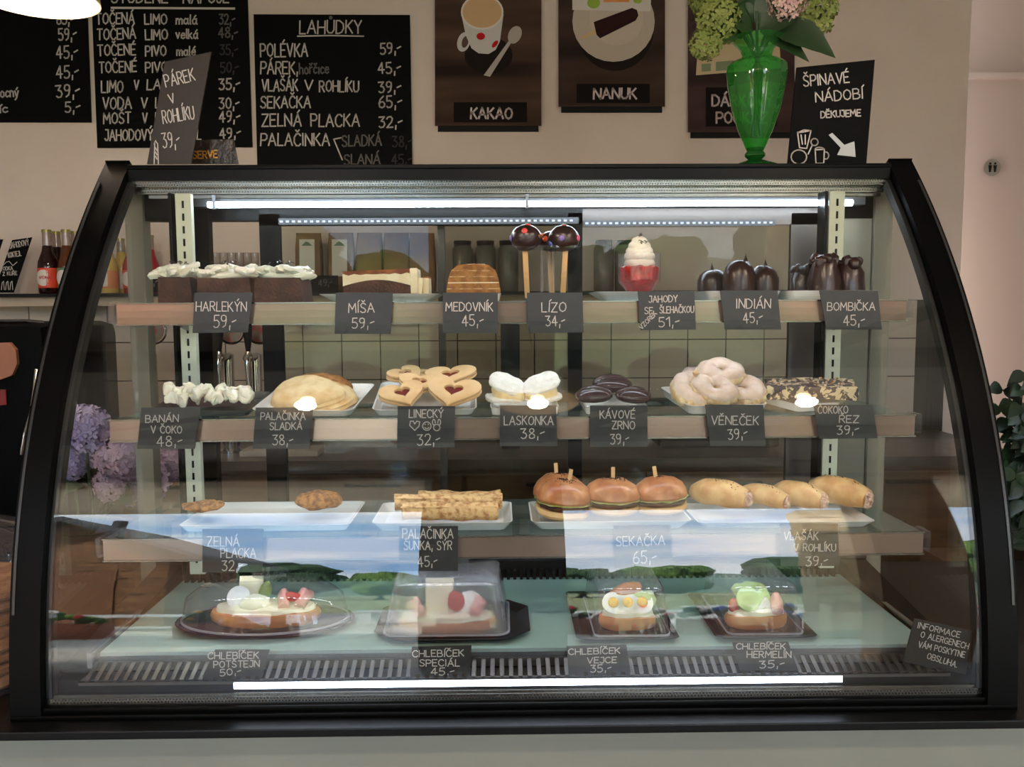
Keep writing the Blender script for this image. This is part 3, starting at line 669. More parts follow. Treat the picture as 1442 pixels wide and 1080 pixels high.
# ------------------------------------------------------------------ plates and dishes
def plate_vf(w, d, h, flare, r=.012, t=.0022):
    def rg(a, b, z, rr): return [(x, y, z) for x, y in rrect(a, b, min(rr, a/2.2, b/2.2))]
    wi, di = w-2*flare, d-2*flare
    return loft([rg(wi*.96, di*.96, 0, r*.7), rg(wi, di, .001, r*.8), rg(w-.002, d-.002, h-.001, r*1.1), rg(w, d, h, r*1.1),
                 rg(w-.005, d-.005, h, r), rg(wi-.003, di-.003, t+.001, r*.7), rg(wi-.006, di-.006, t, r*.6)])
def plate(px0, px1, pyr, Y, d, z0, h=.012, flare=.008, tilt=0, yaw=0, label='', m=None, name='plate', group='white serving plates'):
    """front rim runs from px0 to px1 at distance Y; z0 is the shelf the plate stands on"""
    x0, x1 = P(px0, pyr, Y).x, P(px1, pyr, Y).x
    o = mk(name, plate_vf(x1-x0, d, h, flare), m or M_white, None, org=(0, 0, 0), label=label, cat='plate', group=group)
    o.rotation_euler = (R(tilt), 0, R(yaw))
    cy = Y+d/2*math.cos(R(tilt))
    o.location = ((x0+x1)/2, cy, z0+EZ+.0005+math.sin(R(tilt))*(d/2-flare))
    return (x0+x1)/2, cy
Z1, Z2, Z3 = SH[0][1], SH[1][1], SH[2][1]
plate(447, 617, 411, 1.415, .15, Z1, .014, .022, label='flat white plate with wide rim under the cocoa-topped cream slice')
plate(623, 706, 411, 1.415, .13, Z1, .014, .004, label='small white plate under the layered honey cake')
plate(840, 986, 409, 1.42, .14, Z1, .016, .02, label='white plate under the strawberry cup')
plate(994, 1103, 409, 1.415, .14, Z1, .016, .006, label='white plate under the pointed chocolate domes')
plate(1108, 1242, 409, 1.415, .14, Z1, .016, .006, label='white plate under the lumpy chocolate-coated cakes')
T2 = 11
plate(205, 352, 573, 1.38, .15, Z2, .012, .008, T2*.6, 0, 'dark tray under the cream-covered banana slice', mat('smoky_tray', (70, 66, 64), .25), 'tray')
plate(357, 505, 573, 1.375, .16, Z2, .013, .008, T2, -6, 'white plate with rounded rim under the folded pancakes')
plate(521, 669, 572, 1.375, .17, Z2, .013, .008, T2, 2, 'white plate with rounded rim under the heart biscuits')
plate(690, 788, 568, 1.375, .13, Z2, .013, .003, 3, 0, 'small white plate under the meringue sandwich')
plate(824, 914, 567, 1.375, .13, Z2, .013, .003, 3, 0, 'small white plate under the dark coffee-bean cakes')
plate(958, 1078, 568, 1.375, .15, Z2, .016, .006, 7, 8, 'deep white plate turned a little, under the pile of iced ring pastries')
plate(1092, 1178, 565, 1.40, .14, Z2, .014, .005, 5, 24, 'white plate turned sideways under the marbled chocolate bar')
plate(248, 492, 716, 1.345, .17, Z3, .012, .008, 0, 0, 'long white tray under the cabbage patties', name='tray')
plate(522, 722, 731, 1.335, .15, Z3, .016, .012, 0, 0, 'white plate with rounded rim under the rolled savoury pancakes')
plate(748, 976, 728, 1.335, .15, Z3, .016, .014, 0, 0, 'white plate with rounded rim under the buns with wooden picks')
plate(984, 1236, 727, 1.335, .14, Z3, .012, .012, 0, 0, 'white plate under the filled bread rolls')

# ------------------------------------------------------------------ top shelf pastries
def at(px, py, Y): return P(px, py, Y)
M_cake = mat('chocolate_sponge', (86, 56, 46), .85, c2=(66, 42, 35), scale=60, bump=.5, bscale=200)
M_cocoa = mat('cocoa_dust', (150, 92, 58), .9, c2=(110, 62, 40), scale=40, bump=.3)
M_creamy = mat('curd_cream', (240, 228, 196), .5, c2=(232, 214, 176), scale=40, bump=.25)
def cream_pile(cx, cy, z, w, d, h, n, seed, s=.010, stretch=1.8):
    r = random.Random(seed); L_ = []
    for k in range(n):
        a, b = r.uniform(-.5, .5), r.uniform(-.5, .5)
        hh = h*(1-(2*a)**2*.55)*r.uniform(.3, 1)
        b_ = rough(ico(s*r.uniform(.7, 1.15), 2, stretch, 1, .75), s*.45, 90, r.random()*20)
        b_ = rot(rot(b_, 'Z', r.uniform(0, 180)), 'Y', r.uniform(-25, 25))
        L_.append(mv(b_, cx+a*w, cy+b*d, z+hh))
    L_.append(mv(rough(ico(1, 3, w*.5, d*.5, h*.55), .004, 60, seed), cx, cy, z+h*.2))
    return join(*L_)
def shavings(cx, cy, z, w, n, seed, ln=.006):
    r = random.Random(seed); L_ = []
    for k in range(n):
        b_ = box(-ln/2, ln/2, -.0008, .0008, -.0005, .0005)
        b_ = rot(rot(b_, 'Y', r.uniform(-40, 40)), 'Z', r.uniform(0, 180))
        L_.append(mv(b_, cx+r.uniform(-w, w)/2, cy+r.uniform(-.012, .012), z+r.uniform(0, .006)))
    return join(*L_)
for px0, px1, pyt, pyc, Y, lab, sd in ((222, 270, 390, 377, 1.475, 'leftmost cream-topped chocolate cake slice, partly cut away', 1), (277, 354, 391, 374, 1.45, 'middle and largest cream-topped chocolate cake slice', 2), (357, 426, 391, 374, 1.465, 'right cream-topped chocolate cake slice', 3)):
    a, b = at(px0, 418, Y), at(px1, pyt, Y); cx = (a.x+b.x)/2; w_ = b.x-a.x; top = b.z
    o = thing('cake_slice', lab, 'cake', (cx, Y+.04, Z1), 'cream-topped chocolate cakes')
    mk('sponge', rough(prism([(a.x, Z1+.0005), (b.x, Z1+.0005), (b.x-.004, top), (a.x+.002, top)], Y, Y+.08), 0, 1), M_cake, o, smooth=False)
    mk('whipped_cream', cream_pile(cx, Y+.035, top, w_*1.06, .075, .022, 34, sd, .0088, 2.3), M_cream, o)
    mk('chocolate_shavings', shavings(cx, Y+.02, top+.024, w_*.5, 12, sd), M_choc, o, smooth=False)
# cocoa-topped slice
Y = 1.45; a, b = at(483, 410, Y), at(581, 378, Y); x0, x1, zb = a.x, b.x, Z1+.003; zt_ = at(530, 381, Y).z
def arcline(z0, z1, k): return [(x0+(x1-x0)*i/12, z0+(z1-z0)*math.sin(math.pi*i/12)) for i in range(13)]
o = thing('cream_slice', 'cream slice with a brown base and cocoa dusting on the flared white plate', 'cake', ((x0+x1)/2, Y+.04, zb))
lo_ = arcline(at(0+483, 403, Y).z, at(530, 394, Y).z, 0)
mk('base', prism([(x0, zb), *lo_, (x1, zb)], Y, Y+.08), M_cake, o, smooth=False)
up_ = [(x, at(530, 387, Y).z+.002*math.sin(x*300)+(x-x0)*.02) for x, _ in lo_]
mk('cream_layer', prism(lo_+up_[::-1], Y-.0006, Y+.08), M_creamy, o, smooth=False)
tp_ = [(x, zt_+(x-x0)*.035-.001) for x, _ in lo_]
mk('cocoa_top', prism(up_+tp_[::-1], Y-.0003, Y+.08), M_cocoa, o, smooth=False)
mk('cream_edge', join(rough(box(x1-.004, x1+.008, Y-.002, Y+.07, zb+.012, zt_+.004, .002), .002, 200), rough(box(x1+.008, x1+.016, Y+.0, Y+.06, zb+.001, zt_-.012, .002), .003, 150)), M_creamy, o)
a2 = at(594, 410, Y+.02); b2 = at(604, 390, Y+.02)
o = thing('cream_slice', 'narrow end of a second cream slice behind the cocoa-topped one', 'cake', (a2.x, Y+.05, zb))
mk('base', rough(box(a2.x, b2.x, Y+.02, Y+.08, zb, b2.z, .002), .002, 160), M_creamy, o)
mk('cocoa_top', rough(box(a2.x, b2.x, Y+.02, Y+.08, b2.z-.002, b2.z+.001, .001), .001, 160), M_cocoa, o)
# honey cake
Y = 1.455; x0, x1 = at(628, 400, Y).x, at(705, 400, Y).x; zb = Z1+.003; zt_ = at(660, 372, Y).z; xm = (x0+x1)/2
o = thing('honey_cake', 'tall golden-brown layered honey cake slice on the small white plate', 'cake', (xm, Y+.04, zb))
M_hon = mat('honey_layer', (176, 122, 66), .9, c2=(142, 92, 48), scale=70, bump=.7, bscale=220)
M_hon2 = mat('honey_cream', (214, 178, 128), .7, c2=(150, 100, 60), scale=90, bump=.4)
nl = 6; hh = (zt_-zb)/nl
for k in range(nl):
    f0, f1 = 1-.30*(k/nl)**2.6, 1-.30*((k+1)/nl)**2.6
    if k == nl-1: f1 = .55
    hw = (x1-x0)/2
    mk('layer', rough(prism([(xm-hw*f0, zb+k*hh), (xm+hw*f0, zb+k*hh), (xm+hw*f1, zb+(k+1)*hh-.0012), (xm-hw*f1, zb+(k+1)*hh-.0012)], Y, Y+.075), .0012, 150, k), M_hon, o, smooth=False)
    if k < nl-1: mk('cream_layer', prism([(xm-hw*f1*.98, zb+(k+1)*hh-.0016), (xm+hw*f1*.98, zb+(k+1)*hh-.0016), (xm+hw*f1*.98, zb+(k+1)*hh+.0004), (xm-hw*f1*.98, zb+(k+1)*hh+.0004)], Y-.0004, Y+.075), M_hon2 if k != 2 else M_creamy, o, smooth=False)
mk('crumb_crust', rough(loft([[(xm+math.cos(t)*hw*.62*s, Y+.037+math.sin(t)*.038*s, zt_-.004+zz) for t in [2*math.pi*i/20 for i in range(20)]] for s, zz in ((1, 0), (.93, .003), (.7, .005), (.3, .0062))]), .0018, 160, 3), M_hon, o)
# cake pops on a stand
Y = 1.45
o = thing('acrylic_stand', 'clear acrylic stand holding the chocolate cake pops', 'stand', (at(770, 412, Y).x, Y, Z1))
xa, xb = at(718, 350, Y).x, at(816, 350, Y).x; zz = at(765, 350, Y).z; xc = (xa+xb)/2
mk('top_plate', mv(xf(prism(rrect(xb-xa, .07, .01), 0, .003, 'Z'), Matrix()), xc, Y+.01, zz), M_acryl, o)
for dx in (-.004, .008, .016): mk('column', tube([(xc+dx, Y+.02, Z1), (xc+dx, Y+.02, zz)], .003, 10), M_acryl, o)
mk('foot', mv(prism(rrect(xb-xa, .07, .01), 0, .003, 'Z'), xc, Y+.01, Z1+.0003), M_acryl, o)
SM = {'red': (214, 78, 70), 'violet': (132, 112, 178), 'pink': (226, 96, 136), 'blue': (96, 112, 190), 'brown': (120, 76, 56), 'orange': (232, 92, 48)}
def pop(px, py, Y, r, zst, tiltx, dots_, lab):
    c = at(px, py, Y); o = thing('cake_pop', lab, 'cake pop', (c.x, Y, c.z-r), 'chocolate cake pops on the acrylic stand')
    mk('chocolate_ball', mv(rough(ico(r, 3, 1.15, 1, .95), .002, 60, px), c.x, Y, c.z), M_choc, o)
    e = at(px+tiltx, 412, Y)
    mk('stick', xf(box(-.0045, .0045, -.001, .001, -(c.z-zst), -r*.55, .0008), Matrix.Translation((c.x+tiltx*.0004, Y, c.z)) @ Matrix.Rotation(R(tiltx*.35), 4, 'Y')), M_wood, o, smooth=False)
    for col, ax, az in dots_:
        d_ = Vector((math.sin(R(ax))*math.cos(R(az)), -math.cos(R(ax))*math.cos(R(az)), math.sin(R(az))))
        M4 = Matrix.Translation(Vector((c.x, Y, c.z))+Vector((d_.x*1.13, d_.y*.98, d_.z*.93))*r) @ d_.to_track_quat('Z', 'Y').to_matrix().to_4x4()
        mk('sugar_button', xf(ico(.0052, 2, 1, 1, .45), M4), mat('button_'+col, SM[col], .3), o)
zs = Z1+.006
pop(741, 335, Y-.008, .0235, zs, -8, [('red', -8, 28), ('violet', -78, -2), ('red', 30, 75), ('brown', 60, 5)], 'left chocolate cake pop with a red button on the clear stand')
pop(794, 336, Y-.008, .0235, zs, 10, [('violet', -12, -2), ('pink', 62, 0), ('brown', 0, 82), ('blue', -70, -25)], 'right chocolate cake pop with violet and pink buttons on the clear stand')
pop(776, 340, Y+.035, .020, zs, -10, [('orange', -30, 10), ('orange', -60, 30)], 'back chocolate cake pop hidden between the other two')
# strawberry cup
Y = 1.465; c = at(900, 408, Y)
o = thing('strawberry_cup', 'clear ribbed cup of strawberries topped with swirled whipped cream', 'dessert', (c.x, Y, Z1+.003))
rt = (at(929, 360, Y).x-at(871, 360, Y).x)/2; zr = at(900, 357, Y).z; zb = Z1+.0035; H = zr-zb
prof = [(.001, 0), (rt*.62, 0), (rt*.6, .003), (rt*.55, H*.12), (rt*.72, H*.25), (rt*.98, H*.38), (rt, H*.45), (rt, H)]
mk('cup', mv(lathe(prof, 96, .02, 24), c.x, Y, zb), glass('ribbed_cup', (.93, .93, .95), .05, .02, .09, (.85, .85, .88)), o)
M_str = mat('strawberry', (196, 44, 44), .3, c2=(150, 24, 30), scale=80, bump=.4, bscale=200)
z1_, z2_ = at(900, 377, Y).z-zb, .004
mk('strawberries', mv(rough(lathe([(.001, z2_), (rt*.5, z2_+.001), (rt*.66, H*.25), (rt*.92, H*.4), (rt*.95, z1_), (rt*.6, z1_+.004), (.001, z1_+.003)], 48), .005, 90, 4), c.x, Y, zb), M_str, o)
path = []; rr_ = []
zt_ = at(900, 334, Y).z
sw = []
for k, (r0, zf) in enumerate(((rt*.62, .0), (rt*.68, .22), (rt*.58, .42), (rt*.42, .60), (rt*.24, .77))):
    z_ = at(900, 374, Y).z+(zt_-at(900, 374, Y).z)*zf
    sw.append(rot(rough(mv(torus(r0*.62, rt*.36*(1-zf*.35), 36, 12, .8), 0, 0, 0), .0016, 110, k), 'X', 6*(-1)**k))
    sw[-1] = mv(sw[-1], c.x, Y, z_+.004)
sw.append(mv(ico(rt*.5, 2, 1, 1, 1.1), c.x, Y, at(900, 366, Y).z)); sw.append(mv(rough(lathe([(.006, 0), (.009, .004), (.004, .009), (.0008, .012)], 14), .0005, 200), c.x+.001, Y, zt_-.008))
mk('whipped_cream', join(*sw), M_cream, o)
mk('chocolate_shavings', join(shavings(c.x+.002, Y-.012, zt_-.012, .016, 9, 5, .005), shavings(c.x, Y, zt_+.002, .008, 6, 6, .004)), M_choc, o, smooth=False)
# pointed chocolate domes
def dome_cake(px, pyt, Y, wpx, tip, lab):
    b = at(px, 410, Y); t = at(px, pyt, Y); w_ = wpx*Y/F; h = t.z-(Z1+.0035)
    o = thing('chocolate_dome', lab, 'pastry', (b.x, Y, Z1+.0035), 'pointed chocolate domes')
    mk('coating', mv(rough(lathe([(.001, 0), (w_*.5, 0), (w_*.52, h*.3), (w_*.5, h*.6), (w_*.42, h*.82), (w_*.26, h*.96), (w_*.08, h), (.001, h)], 28), .0022, 50, px), b.x, Y, Z1+.0035), M_choc, o)
    mk('tip', mv(lathe([(.005, -.003), (.003, .002), (.0012, .007), (.0004, .011)], 10), b.x+tip*Y/F, Y, t.z), M_choc, o)
dome_cake(1004, 379, 1.50, 42, -2, 'back left chocolate dome, lower than the two in front')
dome_cake(1040, 366, 1.445, 44, 9, 'tallest pointed chocolate dome, in the middle')
dome_cake(1075, 374, 1.46, 42, 2, 'right pointed chocolate dome with two small tips')
def bomb(px, pyt, Y, wpx, lab, sd):
    b = at(px, 410, Y); t = at(px, pyt, Y); w_ = wpx*Y/F; h = t.z-(Z1+.0035)
    o = thing('chocolate_bombe', lab, 'pastry', (b.x, Y, Z1+.0035), 'lumpy chocolate-coated cakes')
    mk('coating', mv(rough(lathe([(.001, 0), (w_*.5, 0), (w_*.5, h*.35), (w_*.42, h*.62), (w_*.33, h*.82), (.001, h*.84)], 36), .006, 45, sd, .0015, 160), b.x, Y, Z1+.0035), M_choc, o)
    r = random.Random(sd); L_ = []
    for k in range(7):
        a = k*.9+sd; L_.append(mv(rough(ico(w_*(.15+.03*(k % 3)), 3), .005, 90, k+sd), b.x+math.cos(a)*w_*.25, Y+math.sin(a)*w_*.24, Z1+.0035+h*(.80+.07*(k % 2))))
    mk('topping', join(*L_), M_choc, o)
bomb(1129, 372, 1.49, 34, 'small lumpy chocolate cake at the back left of its plate', 1)
bomb(1161, 357, 1.445, 46, 'tallest lumpy chocolate cake with a cracked foot', 2)
bomb(1196, 361, 1.45, 44, 'right lumpy chocolate cake', 3)

# ------------------------------------------------------------------ middle shelf pastries
def zt2(Y, t=T2, Y0=1.375): return Z2+.004+(Y-Y0)*math.tan(R(t))
# banana slice
Y = 1.40; a, b = at(234, 572, Y), at(345, 550, Y); cx = (a.x+b.x)/2
o = thing('banana_slice', 'long slice with plum-brown base hidden under ruffled whipped cream', 'cake', (cx, Y+.03, Z2+.006))
mk('base', rough(box(a.x, b.x-.004, Y, Y+.06, at(300, 573, Y).z, at(300, 558, Y).z, .003), .002, 60), mat('plum_base', (98, 66, 62), .5, c2=(78, 50, 50), scale=30, bump=.3), o)
L_ = []; r = random.Random(11)
for k in range(11):
    px_ = 240+k*10.3; py_ = 556+r.uniform(-4, 4)
    for j in range(4):
        p = at(px_+r.uniform(-5, 5), py_+r.uniform(-6, 5), Y-.004+j*.016)
        L_.append(mv(rot(rough(ico(.0105*r.uniform(.75, 1.15), 3, 1, .8, 1.05), .008, 75, k*4+j, .002, 230), 'Z', r.uniform(0, 360)), p.x, p.y, p.z+j*.0015))
mk('whipped_cream', join(*L_), M_cream, o)
# folded pancakes
M_pan = mat('pancake', (232, 208, 160), .55, c2=(206, 166, 108), hi=.72, scale=45, bump=.12, detail=3)
M_pan2 = mat('pancake_browned', (190, 134, 74), .6, c2=(146, 90, 46), scale=90, bump=.2)
def crepe(px0, px1, py0, py1, Y, lab, m, sd, th=.012, tilt=26, yaw=0, spots=True):
    c = at((px0+px1)/2, (py0+py1)/2, Y); w_ = (px1-px0)*Y/F/2; hgt = (py1-py0)*Y/F/2
    dy = hgt/math.sin(R(tilt+6))
    o = thing('folded_pancake', lab, 'pancake', (c.x, Y, c.z-hgt), 'folded sweet pancakes')
    def leaf(s, zoff, k):
        V = []
        for j, (q, zz) in enumerate(((1, -.0008), (1.01, .0), (.98, .0025), (.9, .005), (.72, .0075), (.45, .0095), (.18, .0102), (.02, .0102))):
            V.append([(w_*q*s*math.cos(t)*(1+.03*math.sin(3*t+sd)), dy*q*s*math.sin(t)*(1-.25*math.cos(t)), zoff+zz*th/.012) for t in [2*math.pi*i/40 for i in range(40)]])
        v = rough(loft(V, True, False), .0022, 45, sd+k, .0006, 260)
        M4 = Matrix.Translation((c.x, Y, c.z-.004)) @ Matrix.Rotation(R(yaw), 4, 'Z') @ Matrix.Rotation(R(tilt), 4, 'X')
        return xf(v, M4)
    mk('lower_fold', leaf(1.0, -.006, 0), M_pan2 if m is M_pan2 else M_pan, o)
    mk('upper_fold', leaf(.96, .0, 7), m, o)
    if spots:
        r = random.Random(sd); L_ = []
        M4 = Matrix.Translation((c.x, Y, c.z-.004)) @ Matrix.Rotation(R(yaw), 4, 'Z') @ Matrix.Rotation(R(tilt), 4, 'X')
    return o
crepe(404, 497, 522, 560, 1.50, 'browned folded pancake at the back of the plate', M_pan2, 5, .014, 22)
crepe(425, 502, 533, 574, 1.43, 'folded pancake on the right, tucked under the big one', M_pan, 9, .012, 24, 12)
crepe(382, 486, 527, 571, 1.415, 'large pale folded pancake lying on top in front', M_pan, 2, .018, 26, -4)
# heart biscuits
M_bis = mat('biscuit', (226, 190, 142), .7, c2=(216, 176, 124), scale=20, bump=.12, bscale=120)
M_jam = mat('jam', (112, 36, 34), .15)
def heart(s, n=36):
    out = []
    for i in range(n):
        t = 2*math.pi*i/n
        out.append((s*16*math.sin(t)**3/17, s*(13*math.cos(t)-5*math.cos(2*t)-2*math.cos(3*t)-math.cos(4*t)+1)/17*.9))
    return out
def biscuit(px, py, Y, wpx, tilt, yaw, roll, hole, lab):
    s = wpx*Y/F/2/.94; c = at(px, py, Y)
    o = thing('heart_biscuit', lab, 'biscuit', (c.x, Y, c.z-s*.4), 'heart-shaped jam biscuits')
    M4 = Matrix.Translation(c) @ Matrix.Rotation(R(yaw), 4, 'Z') @ Matrix.Rotation(R(tilt), 4, 'X') @ Matrix.Rotation(R(roll), 4, 'Z')
    def layer(z0, z1, h):
        oa = heart(s); ob = heart(s*.93); t = .0012
        if not h:
            return xf(loft([[(x, y, z0) for x, y in ob], [(x, y, z0+t) for x, y in oa], [(x, y, z1-t) for x, y in oa], [(x, y, z1) for x, y in ob]]), M4)
        hi = [(x, y+s*.06) for x, y in heart(s*.36)]; hj = [(x, y+s*.06) for x, y in heart(s*.42)]
        rings = [[(x, y, z0) for x, y in hi], [(x, y, z0) for x, y in ob], [(x, y, z0+t) for x, y in oa], [(x, y, z1-t) for x, y in oa], [(x, y, z1) for x, y in ob],
                 [(x, y, z1) for x, y in hj], [(x, y, z1-t) for x, y in hi], [(x, y, z0) for x, y in hi]]
        return xf(loft(rings, False, False), M4)
    mk('lower_biscuit', layer(-.0065, -.001, False), M_bis, o)
    mk('jam', xf(prism(heart(s*.86), -.001, .0004, 'Z'), M4), M_jam, o, smooth=False)
    mk('upper_biscuit', layer(.0004, .006, hole), M_bis, o)
biscuit(573, 528, 1.50, 56, 20, 20, 30, True, 'heart biscuit at the back left edge of the plate')
biscuit(600, 529, 1.52, 52, 12, -20, 0, True, 'heart biscuit in the middle of the back row')
biscuit(590, 541, 1.45, 60, 28, 10, -15, True, 'heart biscuit leaning behind the front left one')
biscuit(634, 530, 1.475, 74, 22, -12, 10, True, 'heart biscuit at the back right, partly covered')
biscuit(568, 556, 1.405, 66, 34, 6, 20, True, 'front left heart biscuit')
biscuit(638, 553, 1.40, 78, 34, -4, -8, True, 'front right heart biscuit showing its heart-shaped hole')
# meringue sandwich
M_mer = mat('meringue', (238, 236, 228), .8, c2=(228, 224, 214), scale=60, bump=.5, bscale=160)
Y = 1.41
o = thing('meringue_sandwich', 'white meringue sandwich opened like a butterfly with pale yellow cream', 'pastry', (at(738, 570, Y).x, Y+.02, Z2+.006))
def slab(px, py, w_, d_, t, ry, rx, m, sd):
    c = at(px, py, Y); v = loft([[(x*s, y*s, z) for x, y in rrect(w_, d_, min(w_, d_)*.45, 6)] for s, z in ((.93, -t/2), (1, -t*.2), (1, t*.25), (.92, t/2), (.6, t*.56), (.2, t*.58))])
    return xf(rough(v, .0022, 90, sd, .001, 300), Matrix.Translation((c.x, Y+.02, c.z)) @ Matrix.Rotation(R(ry), 4, 'Y') @ Matrix.Rotation(R(rx), 4, 'X'))
mk('top_meringue', slab(715, 543, .066, .056, .008, 22, 28, M_mer, 1), M_mer, o)
mk('top_meringue', slab(762, 542, .066, .056, .008, -20, 28, M_mer, 2), M_mer, o)
mk('cream', join(slab(716, 554, .058, .05, .014, 12, 12, 0, 3), slab(762, 554, .056, .05, .014, -10, 12, 0, 4)), mat('butter_cream', (244, 226, 178), .5, c2=(236, 208, 150), scale=40, bump=.3), o)
mk('bottom_meringue', join(slab(710, 562, .064, .056, .007, 4, 8, 0, 5), slab(766, 561, .064, .056, .007, -4, 8, 0, 6)), M_mer, o)
# coffee bean cakes
M_cof = mat('coffee_glaze', (66, 48, 50), .12, c2=(58, 42, 44), scale=10)
def bean(px, py, Y, wpx, yaw, lab):
    c = at(px, py, Y); w_ = wpx*Y/F/2
    o = thing('coffee_bean_cake', lab, 'pastry', (c.x, Y, c.z-w_*.4), 'dark glazed coffee-bean cakes')
    v = ico(1, 4, w_, w_*.8, w_*.46); V = []
    for p in v[0]:
        g_ = math.exp(-((p[1])/(w_*.09))**2)*w_*.14 if p[2] > 0 else 0
        V.append((p[0], p[1], max(p[2], -w_*.2)-g_))
    mk('glazed_cake', xf((V, v[1]), Matrix.Translation(c) @ Matrix.Rotation(R(yaw), 4, 'Z') @ Matrix.Rotation(R(14), 4, 'X')), M_cof, o)
bean(862, 541, 1.47, 58, 15, 'back coffee-bean cake with a high rounded top')
bean(836, 556, 1.405, 54, -24, 'front left dark coffee-bean cake'); bean(892, 557, 1.405, 54, 24, 'front right dark coffee-bean cake')
# ring pastries
M_choux = mat('choux', (214, 180, 128), .6, c2=(238, 218, 178), scale=90, bump=.35, bscale=90)
M_ice = mat('sugar_icing', (226, 206, 194), .3, c2=(216, 190, 170), scale=60, bump=.12)
def ringp(px, py, Y, wpx, tx, ty, lab, sd):
    c = at(px, py, Y); s = wpx*Y/F/2; R0 = s*.60; r0 = s*.42
    o = thing('ring_pastry', lab, 'pastry', (c.x, Y, c.z-r0), 'iced ring pastries')
    M4 = Matrix.Translation(c) @ Matrix.Rotation(R(tx), 4, 'X') @ Matrix.Rotation(R(ty), 4, 'Y')
    v = torus(R0, r0, 48, 16, .62); V = []
    for p in v[0]:
        a = math.atan2(p[1], p[0]); rr = math.hypot(p[0], p[1]); k = 1+.05*math.cos(a*12+sd); V.append((p[0]*k, p[1]*k, p[2]*k-.003))
    SQ = Matrix.Rotation(R(sd*40), 4, 'Z') @ Matrix.Diagonal((1.12, .86, 1.15, 1)); M4 = M4 @ SQ
    mk('choux_ring', xf(rough((V, v[1]), .0032, 40, sd, .0010, 160), M4), M_choux, o)
    v = torus(R0, r0*.98, 48, 16, .55); V = [(p[0]*.97, p[1]*.97, max(p[2], .0)+.0030+.0012*math.sin(5*math.atan2(p[1], p[0])+sd)) for p in v[0]]
    mk('icing', xf(rough((V, v[1]), .0032, 40, sd, .0006, 120), M4), M_ice, o)
ringp(980, 531, 1.49, 56, 14, -8, 'iced ring pastry at the back left of the pile', 1)
ringp(978, 549, 1.425, 78, 24, 8, 'iced ring pastry lying front left', 2)
ringp(1045, 549, 1.43, 68, 24, -12, 'iced ring pastry lying front right', 3)
ringp(1006, 548, 1.40, 64, 36, 6, 'iced ring pastry in the middle of the front row', 4)
ringp(1014, 524, 1.44, 66, 26, 6, 'iced ring pastry on top of the pile', 5)
# marbled bar
m = bpy.data.materials.new('marbled_chocolate'); m.use_nodes = True; MATS['marbled'] = m
n_ = m.node_tree; b_ = n_.nodes['Principled BSDF']; b_.inputs['Roughness'].default_value = .5
t_ = N(n_, 'ShaderNodeTexCoord'); z_ = N(n_, 'ShaderNodeTexNoise'); z_.inputs['Scale'].default_value = 55; z_.inputs['Distortion'].default_value = 1.5
c_ = N(n_, 'ShaderNodeValToRGB'); e = c_.color_ramp.elements; e[0].position = .5; e[1].position = .54; e[0].color = lin((74, 64, 66)); e[1].color = lin((226, 206, 166))
n_.links.new(t_.outputs['Object'], z_.inputs['Vector']); n_.links.new(z_.outputs['Fac'], c_.inputs[0]); n_.links.new(c_.outputs[0], b_.inputs['Base Color'])
p = at(1147, 548, 1.44)
o = thing('marbled_bar', 'dark chocolate bar marbled with cream chunks, lying askew on its plate', 'cake', (p.x, 1.44, p.z-.012))
M4 = Matrix.Translation((p.x, 1.45, p.z)) @ Matrix.Rotation(R(-14), 4, 'Z') @ Matrix.Rotation(R(8), 4, 'X')
bx_ = box(-.078, .07, -.036, .036, -.012, .011, .003)
bm = bmesh.new(); vs = [bm.verts.new(v) for v in bx_[0]]; [bm.faces.new([vs[i] for i in f]) for f in bx_[1]]
bmesh.ops.subdivide_edges(bm, edges=bm.edges[:], cuts=3, use_grid_fill=True); bx_ = bm_out(bm)
mk('slab', xf(rough(bx_, .0035, 50, 4, .0015, 200), M4), m, o)
mk('crumbs', xf(join(*[mv(ico(.0022, 1), rnd.uniform(-.07, .065), rnd.uniform(-.03, .03), .0125) for _ in range(40)]), M4), mat('crumb', (168, 112, 70), .9, c2=(210, 196, 180), scale=50), o, smooth=False)

